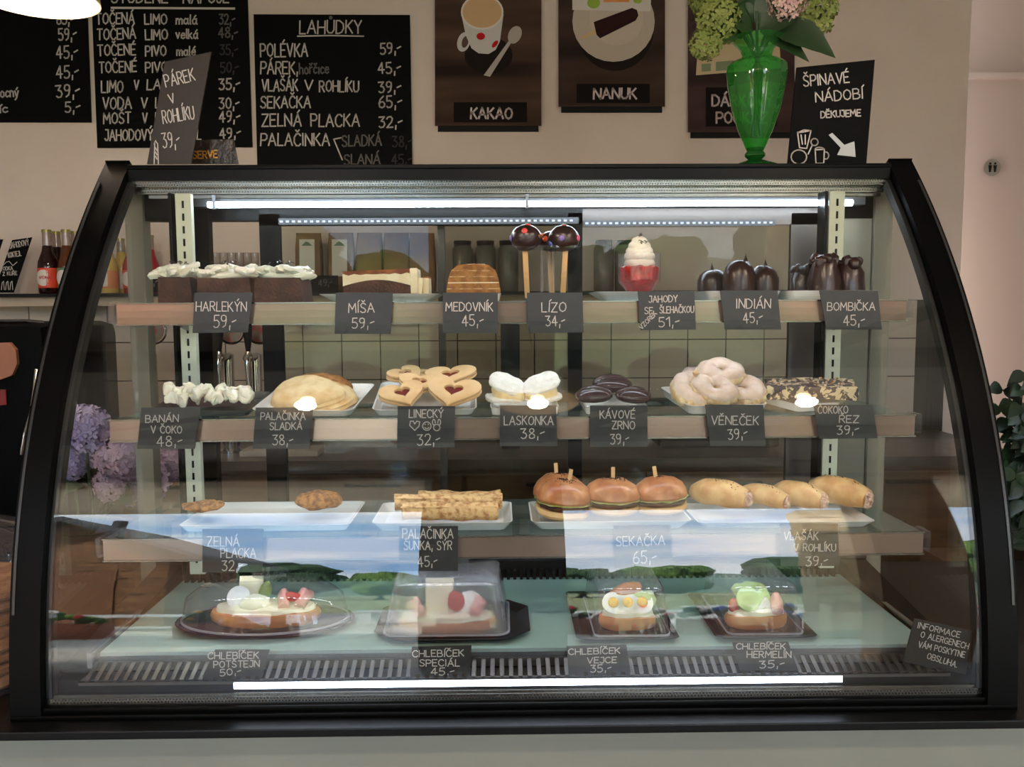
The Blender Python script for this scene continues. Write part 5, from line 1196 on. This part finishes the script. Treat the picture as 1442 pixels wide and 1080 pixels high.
flat(p1, 'spoon', ell(725, 49, 9, 13, 25), fm('spoon', (176, 166, 158))); flat(p1, 'spoon_handle', [(716, 58), (720, 60), (690, 108), (681, 106)], fm('spoon', (176, 166, 158)))
flat(p1, 'name_strip', [(639, 144), (742, 144), (742, 172), (639, 172)], fm('strip', (22, 17, 16)))
mk('writing', ribbons(text_px("KAKAO", 663, 167, 721, 167, 15), 2.6, LP[0]), mat('print_letters', (206, 186, 186), .6), p1, smooth=False)
LP[0] = YP-.0065
p2 = poster(786.5, 936.5, 150, -70, 'brown poster with a chocolate ice cream bar on a white plate', tablewood('poster_print_dark', (44, 33, 30), (86, 66, 58)))
flat(p2, 'print_shadow', ell(866, 40, 55, 60), fm('dark', (34, 26, 25)))
flat(p2, 'plate', ell(864, 30, 58, 57), fm('plate', (190, 176, 162))); flat(p2, 'plate_well', ell(868, 24, 38, 40), fm('well', (198, 184, 170)))
flat(p2, 'wrapper', [(806, -30), (918, -30), (916, 16), (806, 14)], fm('wrap', (214, 204, 196)))
flat(p2, 'wrapper_mark', ell(836, 4, 9, 8), fm('wgreen', (150, 180, 70))); flat(p2, 'wrapper_mark', [(850, -4), (886, -4), (886, 3), (850, 3)], fm('worange', (222, 150, 90))); flat(p2, 'wrapper_mark', ell(898, 1, 6, 4), fm('wgreen', (150, 180, 70)))
flat(p2, 'ice_cream_stick', [(838, 41), (841, 47), (819, 55), (816, 53)], fm('stick', (206, 178, 130)))
flat(p2, 'ice_cream_bar', [(836, 31), (890, 11), (897, 14), (899, 22), (895, 29), (845, 54), (840, 49)], fm('bar', (48, 26, 26)))
flat(p2, 'name_strip', [(812, 118), (915, 118), (915, 145), (812, 145)], fm('strip', (22, 17, 16)))
mk('writing', ribbons(text_px("NANUK", 836, 139, 896, 139, 14.5), 2.6, LP[0]), MATS['print_letters'], p2, smooth=False)
LP[0] = YP-.0065
p3 = poster(969, 1119, 186, -70, 'brown poster with a printed voucher, partly hidden by the green vase', tablewood('poster_print_plum', (50, 36, 36), (92, 68, 66)))
flat(p3, 'voucher', [(984, 50), (1096, 40), (1100, 96), (980, 106)], fm('voucher', (196, 176, 142)))
flat(p3, 'voucher_mark', [(988, 90), (1001, 89), (1001, 100), (988, 101)], fm('vgreen', (130, 140, 108))); flat(p3, 'voucher_mark', [(1008, 87), (1034, 85), (1034, 98), (1008, 100)], fm('vgreen', (130, 140, 108)))
flat(p3, 'voucher_mark', [(990, 60), (1090, 53), (1090, 58), (990, 66)], fm('vpink', (196, 150, 124)))
flat(p3, 'name_strip', [(994, 123), (1094, 123), (1094, 178), (994, 178)], fm('strip', (22, 17, 16)))
mk('writing', ribbons(text_px("DÁRKOVÝ", 1003, 149, 1088, 149, 15)+text_px("POUKAZ", 1009, 173, 1080, 173, 15), 2.6, LP[0]), MATS['print_letters'], p3, smooth=False)

# ------------------------------------------------------------------ wall shelf with bottles, bags and jars
YS = 3.08
zs_ = P(30, 413.5, YS).z
wsf = thing('wall_shelf', 'long black wall shelf with beige edge above the tiles', 'shelf', (-.4, 3.2, zs_))
mk('board', box(-2.6, 1.35, YS, YB-.005, zs_-.012, zs_), M_top, wsf, smooth=False)
mk('edge', box(-2.6, 1.35, YS+.03, YB-.005, zs_-.045, zs_-.012), mat('beige_edge', (186, 168, 146), .6), wsf, smooth=False)
for x in (-1.6, -.5, .6): mk('bracket', box(x-.01, x+.01, YS+.05, YB-.005, zs_-.075, zs_-.045), M_blackmat, wsf, smooth=False)
def bottle(px, ph, Y, wpx, cm, lm, label, grp='soda bottles on the wall shelf', txt=True):
    b = P(px, 413, Y); r0 = wpx*Y/F/2; h = ph*Y/F
    o = thing('bottle', label, 'bottle', (b.x, Y, zs_), grp)
    pr = [(.001, 0), (r0*.9, 0), (r0, h*.03), (r0, h*.42), (r0*.93, h*.50), (r0*.55, h*.66), (r0*.45, h*.75)]
    mk('body', mv(lathe(pr, 24), b.x, Y, zs_+.0005), cm, o)
    mk('neck', mv(lathe([(r0*.45, h*.75), (r0*.42, h*.96), (.001, h*.96)], 20), b.x, Y, zs_), mat('clear_neck', (150, 132, 122), .15), o)
    mk('cap', mv(lathe([(.001, h*1.005), (r0*.46, h*1.0), (r0*.5, h*.955), (r0*.4, h*.955)], 20), b.x, Y, zs_), mat('bottle_cap', (150, 140, 84), .35, .5), o)
    mk('wrap_label', mv(lathe([(r0*1.01, h*.09), (r0*1.02, h*.10), (r0*1.02, h*.38), (r0*1.01, h*.40)], 24), b.x, Y, zs_), lm, o)
    d = rot(lathe([(r0*.82*q/8+.0001, 0) for q in range(9)], 24), 'X', 90)
    V = [(p[0], -math.sqrt(max((r0*1.035)**2-p[0]**2, 0)), p[2]) for p in d[0]]
    mk('round_badge', mv((V, d[1]), b.x-.002, Y, zs_+h*.245), mat('badge_white', (214, 204, 196), .6), o)
    if txt:
        c0 = b.x-.002; st = text_px("CAFEINA", 0, 0, 10, 0, 1.8); V, Fc = [], []
        q = []
        for s_ in st: q.append([(c0+(x/10-.5)*r0*1.4, zs_+h*.23-y*r0*.14) for x, y in s_])
        for s_ in q:
            for (ax, az), (bx_, bz) in zip(s_[:-1], s_[1:]):
                k = len(V); dd = Vector((bx_-ax, bz-az)); n_ = Vector((-dd.y, dd.x)).normalized()*.0010 if dd.length > 0 else Vector((0, .001))
                for X, Z in ((ax-n_.x, az-n_.y), (ax+n_.x, az+n_.y), (bx_+n_.x, bz+n_.y), (bx_-n_.x, bz-n_.y)): V.append((X, Y-math.sqrt(max((r0*1.06)**2-(X-b.x)**2, 0)), Z))
                Fc.append((k, k+1, k+2, k+3))
        mk('writing', (V, Fc), mat('badge_red', (170, 30, 30), .6), o, smooth=False, kind='stuff')
M_cola = mat('dark_soda', (34, 12, 12), .08); M_red = mat('label_red', (206, 62, 30), .5); M_redb = mat('red_soda', (150, 26, 30), .15); M_yelb = mat('yellow_soda', (200, 170, 80), .15); M_lbw = mat('label_white', (200, 196, 186), .5)
bottle(70, 88, 3.13, 27, M_cola, M_red, 'dark soda bottle with orange-red label, leftmost on the wall shelf')
bottle(83, 86, 3.20, 26, M_cola, M_red, 'dark soda bottle second from left, behind the leftmost bottle')
bottle(97, 88, 3.13, 26, mat('amber_soda', (84, 44, 22), .1), mat('label_green', (90, 130, 90), .5), 'amber soda bottle with green label next to the case frame', txt=False)
bottle(110, 86, 3.20, 26, M_cola, M_red, 'dark soda bottle hidden behind the case frame')
bottle(155, 78, 3.13, 24, M_yelb, mat('label_orange', (200, 120, 60), .5), 'yellow lemonade bottle seen through the left end of the case', txt=False)
bottle(173, 76, 3.2, 24, M_yelb, M_lbw, 'pale lemonade bottle between the yellow and the red bottles', txt=False)
bottle(187, 80, 3.13, 24, M_redb, M_red, 'red lemonade bottle, left of three seen through the case', txt=False)
bottle(201, 78, 3.17, 24, M_redb, M_red, 'red lemonade bottle, middle of three seen through the case', txt=False)
bottle(214, 80, 3.13, 24, M_redb, M_red, 'red lemonade bottle, right of three seen through the case', txt=False)
sign('chalk_sign', [(17,338),(45,334),(19,412),(-9,412)], 3.14, [("JAHODOVÝ",14,350,41,345,8),("KOKTEJL",12,363,30,360,7),("VODKA",1,381,18,380,5),("Z KUŘE",4,388,24,387,5)],
     'slanted black chalk card on the wall shelf left of the bottles', 'sign', .9, t=.003, m=M_board,
     extra=[[(4,374),(9,369),(13,368),(18,374),(24,369)],[(2,408),(3,398),(5,396),(6,408)],[(8,408),(9,398),(11,396),(12,408)],[(14,408),(15,398),(17,396),(18,408)]])
sign('chalk_sign', [(-20,337),(4,337),(-2,356),(-20,412)], 3.14, [], 'dark card at the left edge of the photo on the wall shelf', 'sign', t=.003, m=M_board)
sign('chalk_sign', [(198,384),(226,384),(226,412),(198,412)], 3.10, [("35,-",203,402,223,401,11,D)], 'small faint price card among the red lemonade bottles on the wall shelf', 'sign', 1.6, t=.003, m=M_board)
sign('chalk_sign', [(437,388),(476,388),(476,412),(437,412)], 3.10, [("49,-",449,403,468,402,9,D)], 'small faint price card left of the paper bags on the wall shelf', 'sign', 1.4, t=.003, m=M_board)
M_kraft = mat('kraft_paper', (134, 100, 62), .85, c2=(112, 82, 50), scale=14, bump=.5, bscale=30)
for i, (px_, wl) in enumerate(((437, 1), (482, 1), (522, 0), (560, 0), (596, 0))):
    Y = 3.2; c = P(px_, 412, Y); tpz = P(px_, 328, Y).z; w_ = .048
    o = thing('paper_bag', ['brown paper bag with white tag, leftmost on the wall shelf', 'brown paper bag with white tag, second on the wall shelf', 'plain brown paper bag right of the tagged ones', 'plain brown paper bag, second from the right end of the row', 'plain brown paper bag at the right end of the row'][i], 'bag', (c.x, Y, zs_), 'paper bags on the wall shelf')
    mk('bag', rough(loft([[(c.x+a, Y+b, z) for a, b in rrect(w_*2*s, d_, .008, 3)] for s, d_, z in ((.96, .06, zs_+.0005), (1, .07, zs_+.05), (.98, .06, tpz-.06), (.94, .012, tpz-.01), (.94, .008, tpz))]), .003, 25, i), M_kraft, o)
    if wl: mk('tag', rot(box(c.x-.028, c.x+.028, Y-.042, Y-.040, P(px_, 390, Y).z, P(px_, 338, Y).z), 'X', -4, (c.x, Y-.04, zs_+.1)), mat('tag_white', (216, 212, 200), .7), o, smooth=False); 
    if wl: mk('tag_mark', rot(prism([(c.x-.02, P(px_, 347, Y).z), (c.x+.02, P(px_, 347, Y).z), (c.x+.006, P(px_, 342, Y).z), (c.x-.004, P(px_, 341, Y).z)], Y-.0430, Y-.0422), 'X', -4, (c.x, Y-.04, zs_+.1)), mat('tag_green', (92, 116, 92), .7), o, smooth=False)
M_jar = mat('grey_jar', (120, 116, 106), .25, c2=(100, 96, 88), scale=12)
for i, px_ in enumerate((652, 684, 716, 850, 880)):
    Y = 3.2; c = P(px_, 412, Y); h = .20
    o = thing('storage_jar', 'grey storage jar, '+['first left of the cake pops', 'second left of the cake pops', 'nearest left of the cake pops', 'left behind the strawberry cup', 'right behind the strawberry cup'][i], 'jar', (c.x, Y, zs_), 'storage jars on the wall shelf')
    mk('body', mv(lathe([(.001, 0), (.036, 0), (.038, .01), (.038, h*.8), (.03, h*.86), (.001, h*.86)], 24), c.x, Y, zs_+.0005), M_jar, o)
    mk('lid', mv(lathe([(.032, h*.862), (.033, h*.95), (.001, h*.96)], 24), c.x, Y, zs_), M_blackmat, o)
# small glasses hanging in a row over the shelf, seen through the open gap
for i in range(6):
    px_ = 306+i*11; Y = 3.2; c = P(px_, 412, Y)
    o = thing('small_glass', ['leftmost', 'second from the left', 'third from the left', 'third from the right', 'second from the right', 'rightmost'][i]+' small stemmed glass above the middle chocolate cake', 'glass', (c.x, Y, zs_), 'small glasses on the wall shelf')
    mk('bowl', mv(lathe([(.001, .0), (.013, .002), (.004, .006), (.003, .07), (.014, .09), (.016, .13), (.015, .15)], 18), c.x, Y, zs_+.0005), glass('smoky_glass', (.75, .73, .7), .06, 0, .12, (.4, .36, .34)), o)

# ------------------------------------------------------------------ back counter with its clutter
zb_ = P(720, 647, 2.7).z
bc = thing('back_counter', 'brown back counter below the tiles behind the display case', 'counter', (0, 3.0, ZF))
mk('worktop', box(-2.6, 1.7, 2.70, YB-.01, zb_-.03, zb_), mat('counter_stone', (104, 96, 88), .35, c2=(88, 80, 74), scale=12), bc, smooth=False)
mk('cabinet', box(-2.55, 1.65, 2.74, YB-.02, ZF+.08, zb_-.03), M_brownwood, bc, smooth=False)
mk('plinth', box(-2.5, 1.6, 2.80, YB-.05, ZF, ZF+.08), M_blackmat, bc, smooth=False)
for k in range(7):
    x = -2.5+k*.59
    dr_ = mk('door', box(x+.005, x+.58, 2.722, 2.74, ZF+.1, zb_-.05), M_brownwood, bc, smooth=False)
    mk('handle', box(x+.2, x+.38, 2.705, 2.722, zb_-.09, zb_-.08), M_steel, dr_, smooth=False)
M_chr = mat('chrome', (200, 198, 194), .12, 1)
def tapx(px_, Y, lab, sd):
    c = P(px_, 520, Y); zt_ = P(px_, 462, Y).z
    o = thing('beer_tap', lab, 'tap', (c.x, Y, zb_), 'beer taps on the back counter')
    mk('column', tube([(c.x, Y+.04, zb_), (c.x, Y+.04, P(px_, 500, Y).z)], .02, 16), M_chr, o)
    mk('base_flange', mv(lathe([(.001, 0), (.042, 0), (.042, .008), (.02, .014), (.001, .014)], 24), c.x, Y+.04, zb_), M_chr, o)
    zf = P(px_, 503, Y).z
    mk('faucet', join(tube([(c.x, Y+.05, zf), (c.x, Y-.05, zf)], .013, 12), tube([(c.x, Y-.045, zf+.02), (c.x, Y-.05, zf), (c.x, Y-.055, zf-.03), (c.x, Y-.055, P(px_, 545, Y).z)], [.010, .014, .010, .007], 12), mv(ico(.018, 2), c.x, Y-.045, zf)), M_chr, o)
    mk('handle', mv(lathe([(.007, 0), (.010, .02), (.015, .06), (.016, .09), (.008, .10), (.001, .10)], 16), c.x, Y-.045, zf+.02), M_blackmat, o)
    ring = xf(torus(.042, .005, 32, 8), Matrix.Translation((c.x+.02, Y+.02, zt_-.01)) @ Matrix.Rotation(R(90), 4, 'X'))
    mk('medallion_ring', ring, M_chr, o)
    mk('medallion', xf(lathe([(.001, 0), (.04, 0), (.04, .004), (.001, .004)], 28), Matrix.Translation((c.x+.02, Y+.022, zt_-.01)) @ Matrix.Rotation(R(90), 4, 'X')), mat('medallion_face', (120, 112, 96), .4, c2=(150, 60, 50), scale=40), o)
tapx(316, 2.85, 'chrome beer tap with black handle, left of the pair seen through the open gap', 1)
tapx(356, 2.85, 'chrome beer tap with black handle, right of the pair seen through the open gap', 2)
tapx(206, 2.85, 'chrome beer tap seen through the left end of the case', 3)
def bowlp(px_, py_, Y, wpx, hpx, c, name, lab, cat):
    p = P(px_, py_, Y); r0 = wpx*Y/F/2; h = hpx*Y/F
    mk(name, mv(lathe([(.001, 0), (r0*.45, 0), (r0*.5, .003), (r0*.85, h*.6), (r0, h), (r0*.96, h), (r0*.8, h*.6), (.001, .006)], 32), p.x, Y, zb_+.0005), mat(name+'_glaze_%d' % px_, c, .3), None, label=lab, cat=cat)
bowlp(580, 640, 2.95, 72, 16, (178, 70, 66), 'bowl', 'wide red bowl on the back counter below the drawn heart card', 'bowl')
bowlp(327, 640, 2.95, 38, 32, (92, 54, 110), 'bowl', 'deep purple bowl on the back counter below the taps', 'bowl')
bowlp(450, 640, 3.0, 70, 12, (168, 160, 152), 'bowl', 'shallow grey bowl on the back counter behind the folded pancakes', 'bowl')
bowlp(888, 620, 3.0, 44, 34, (150, 146, 136), 'pot', 'pale pot on the back counter behind the coffee-bean cakes', 'pot')
tw = P(719, 560, 2.9)
o = thing('water_dispenser', 'narrow dark blue water dispenser standing on the back counter behind the meringue sandwich', 'dispenser', (tw.x, 2.95, zb_))
mk('body', box(tw.x-.033, tw.x+.033, 2.9, 3.04, zb_, P(719, 456, 2.9).z, .006), mat('machine_dark', (24, 32, 48), .35), o)
mk('spout', box(tw.x-.01, tw.x+.01, 2.86, 2.9, zb_+.2, zb_+.225, .004), M_chr, o)
o = thing('bread_box', 'dark slab-sided bread box on the back counter left of the pot', 'box', (P(1000, 600, 3.0).x, 3.0, zb_)); cxg = ORG[o.name].x
mk('case', box(cxg-.2, cxg+.22, 2.9, 3.15, zb_, zb_+.15, .012), mat('dark_enamel', (52, 50, 50), .35), o)
mk('handle', box(cxg-.05, cxg+.07, 2.885, 2.9, zb_+.1, zb_+.112), M_steel, o, smooth=False)
o = thing('cutlery_tray', 'pale cutlery tray low on the back counter behind the folded pancakes', 'tray', (P(400, 600, 2.9).x, 2.85, zb_)); cxg = ORG[o.name].x
mk('box', box(cxg-.12, cxg+.14, 2.78, 2.9, zb_, zb_+.02, .004), mat('pale_plastic', (178, 170, 160), .5), o)
# ------------------------------------------------------------------ left of the case
o = thing('coffee_machine', 'black coffee machine with copper-coloured side at the left edge of the photo', 'coffee machine', (-1.42, 2.18, -.6055))
zt_ = P(40, 455, 2.0).z; xr_ = P(62, 500, 2.0).x
mk('body', box(xr_-.62, xr_, 2.0, 2.4, -.6, zt_, .035), mat('machine_black', (4, 4, 4), .55, spec=.05), o)
mk('cup_rail', tube([(xr_-.6, 2.03, zt_+.004), (xr_-.05, 2.03, zt_+.004), (xr_-.03, 2.06, zt_-.0)], .005, 8), M_steel, o)
mk('copper_panel', loft([[(P(x, y, 1.997).x, yy, P(x, y, 1.997).z) for x, y in [(-60, 486), (16, 482), (25, 492), (27, 512), (20, 528), (4, 534), (-60, 534)]] for yy in (1.999, 1.988)]), mat('copper', (150, 98, 74), .45, .3), o, smooth=False)
mk('red_light', slab_px([(-20, 547), (8, 549), (9, 570), (-20, 572)], 1.994, .004), mat('red_plate', (120, 14, 12), .4), o, smooth=False)
mk('steam_lever', tube([P(52, 520, 1.97), P(50, 545, 1.96), P(46, 572, 1.96)], .005, 8), M_chr, o)
mk('portafilter', tube([P(46, 572, 1.985), P(35, 610, 1.95), P(31, 640, 1.95)], .004, 8), M_chr, o)
for x in (xr_-.55, xr_-.08): mk('foot', mv(lathe([(.001, 0), (.02, 0), (.02, .012), (.001, .012)], 16), x, 2.05, -.6055), M_blackmat, o)
# glass jar of wafers
jx = -.902; jy = 1.36; jb = -.6052
j = thing('wafer_jar', 'glass jar with knobbed lid holding a stack of brown wafers left of the case', 'jar', (jx, jy, jb))
zl = P(10, 768, jy).z
mk('glass_wall', mv(lathe([(.001, .002), (.115, .002), (.122, .012), (.122, zl-jb-.01), (.118, zl-jb)], 48), jx, jy, jb), M_acryl, j)
mk('lid', mv(lathe([(.120, zl-jb+.001), (.118, zl-jb+.012), (.09, zl-jb+.03), (.03, zl-jb+.05), (.012, zl-jb+.055), (.012, zl-jb+.06)], 40), jx, jy, jb), M_acryl, j)
mk('knob', mv(rough(ico(.024, 3), .003, 70, 1), jx, jy, zl+.078), M_rim, j)
M_waf = mat('wafer', (190, 140, 92), .8, c2=(150, 100, 60), scale=25, bump=.5, bscale=60)
for k in range(8):
    mk('wafer', mv(rough(lathe([(.001, 0), (.100, 0), (.106, .006), (.106, .014), (.1, .018), (.001, .019)], 40), .003, 30, k), jx+rnd.uniform(-.004, .004), jy, jb+.005+k*.0205),
       M_waf, None, label=['lowest wafer of the stack in the jar', 'second wafer from the bottom of the jar', 'third wafer from the bottom of the jar', 'fourth wafer from the bottom of the jar', 'fourth wafer from the top of the jar', 'third wafer from the top of the jar', 'wafer just below the top one in the jar', 'top wafer of the stack in the jar'][k], cat='wafer', group='wafers stacked in the jar')
# lilac hydrangeas in a pot outside the left end of the case
hb_ = P(150, 650, 1.95); hx = -.95; hy = 1.86
pt = thing('flower_pot', 'dark pot behind the left end of the case with lilac hydrangeas', 'pot', (hx, hy, -.605))
mk('pot', mv(lathe([(.001, 0), (.06, 0), (.085, .12), (.09, .125), (.082, .125), (.06, .02), (.001, .02)], 32), hx, hy, -.6052), mat('pot_glaze', (40, 46, 40), .35), pt)
bq = thing('lilac_hydrangeas', 'lilac and mauve hydrangeas seen through the left end glass', 'flowers', (hx, hy, -.5))
M_l1 = mat('hydrangea_lilac', (186, 172, 206), .7, c2=(166, 152, 194), scale=25); M_l2 = mat('hydrangea_mauve', (204, 174, 190), .7, c2=(184, 154, 176), scale=25)
for i, (px_, py_, rp, mm, Y) in enumerate([(120, 604, 36, M_l1, 1.80), (100, 645, 32, M_l1, 1.88), (180, 636, 46, M_l2, 1.84), (196, 672, 42, M_l2, 1.92), (162, 680, 30, M_l2, 1.88), (232, 650, 34, M_l2, 2.0)]):
    p = P(px_, py_, Y); mk('flower_head', flower_head((p.x, p.y, p.z), rp*Y/F*.9, i+20, 190), mm, bq, smooth=False)
    mk('stem', tube([(hx, hy, -.52), (hx+(p.x-hx)*.4, hy, -.45), (p.x, p.y, p.z)], .003, 6), M_lf, bq)
for (a, b) in (((130, 640), (168, 600)), ((110, 680), (88, 700)), ((150, 690), (190, 712)), ((140, 660), (150, 615))):
    mk('leaf', bigleaf(P(*a, 1.88), P(*b, 1.84), .03), M_lf, bq)

# ------------------------------------------------------------------ right of the case: climbing plant on a cupboard
cb = thing('side_cabinet', 'brown side cabinet with pale top panel at the right edge of the photo', 'cabinet', (P(1470, 900, 2.2).x, 2.4, ZF))
xc_ = P(1408, 840, 2.2).x
mk('body', box(xc_, xc_+.7, 2.2, 2.6, ZF, P(1430, 905, 2.2).z), mat('cabinet_brown', (92, 74, 62), .6, c2=(80, 64, 54), scale=5), cb, smooth=False)
mk('top_box', box(xc_, xc_+.7, 2.2, 2.6, P(1430, 905, 2.2).z, P(1430, 866, 2.2).z), mat('cabinet_pale', (176, 160, 150), .6), cb, smooth=False)
mk('top', box(xc_-.01, xc_+.71, 2.19, 2.61, P(1430, 866, 2.2).z, P(1430, 832, 2.2).z), mat('cabinet_mid', (142, 116, 98), .6), cb, smooth=False)
zt_ = P(1430, 832, 2.2).z
px0_ = P(1440, 700, 2.35).x
pl = thing('green_plant', 'bushy dark green houseplant at the right edge of the photo', 'plant', (px0_, 2.35, zt_))
mk('pot', mv(lathe([(.001, 0), (.06, 0), (.08, .11), (.085, .115), (.075, .115), (.001, .1)], 28), px0_+.06, 2.35, zt_+.0003), mat('plant_pot', (60, 48, 40), .5), pl)
M_pl = mat('plant_leaf', (38, 62, 34), .4, c2=(26, 44, 26), scale=14)
r = random.Random(5); lv = []
for k in range(24):
    tx = 1402+r.uniform(0, 58); ty = 522+k*11.5+r.uniform(-8, 8); Y = 2.3+r.uniform(-.08, .1)
    e = P(tx, ty, Y); s = Vector((px0_+.06, 2.35, zt_+.1)); n = 7
    pts = [s.lerp(e, i/n)+Vector((.02*math.sin(i+k), .0, .05*math.sin(math.pi*i/n))) for i in range(n+1)]
    mk('stem', tube(pts, .0022, 5), M_pl, pl)
    for i in range(2, n+1):
        for sgn in (-1, 1):
            q = pts[i]; tip = q+Vector((sgn*r.uniform(.03, .06), r.uniform(-.03, .01), -r.uniform(.0, .055)))
            lv.append(bigleaf(q, tip, .019, .2, 6))
lv2 = [mk('leaf', v, M_pl, pl) for v in lv[:295]]
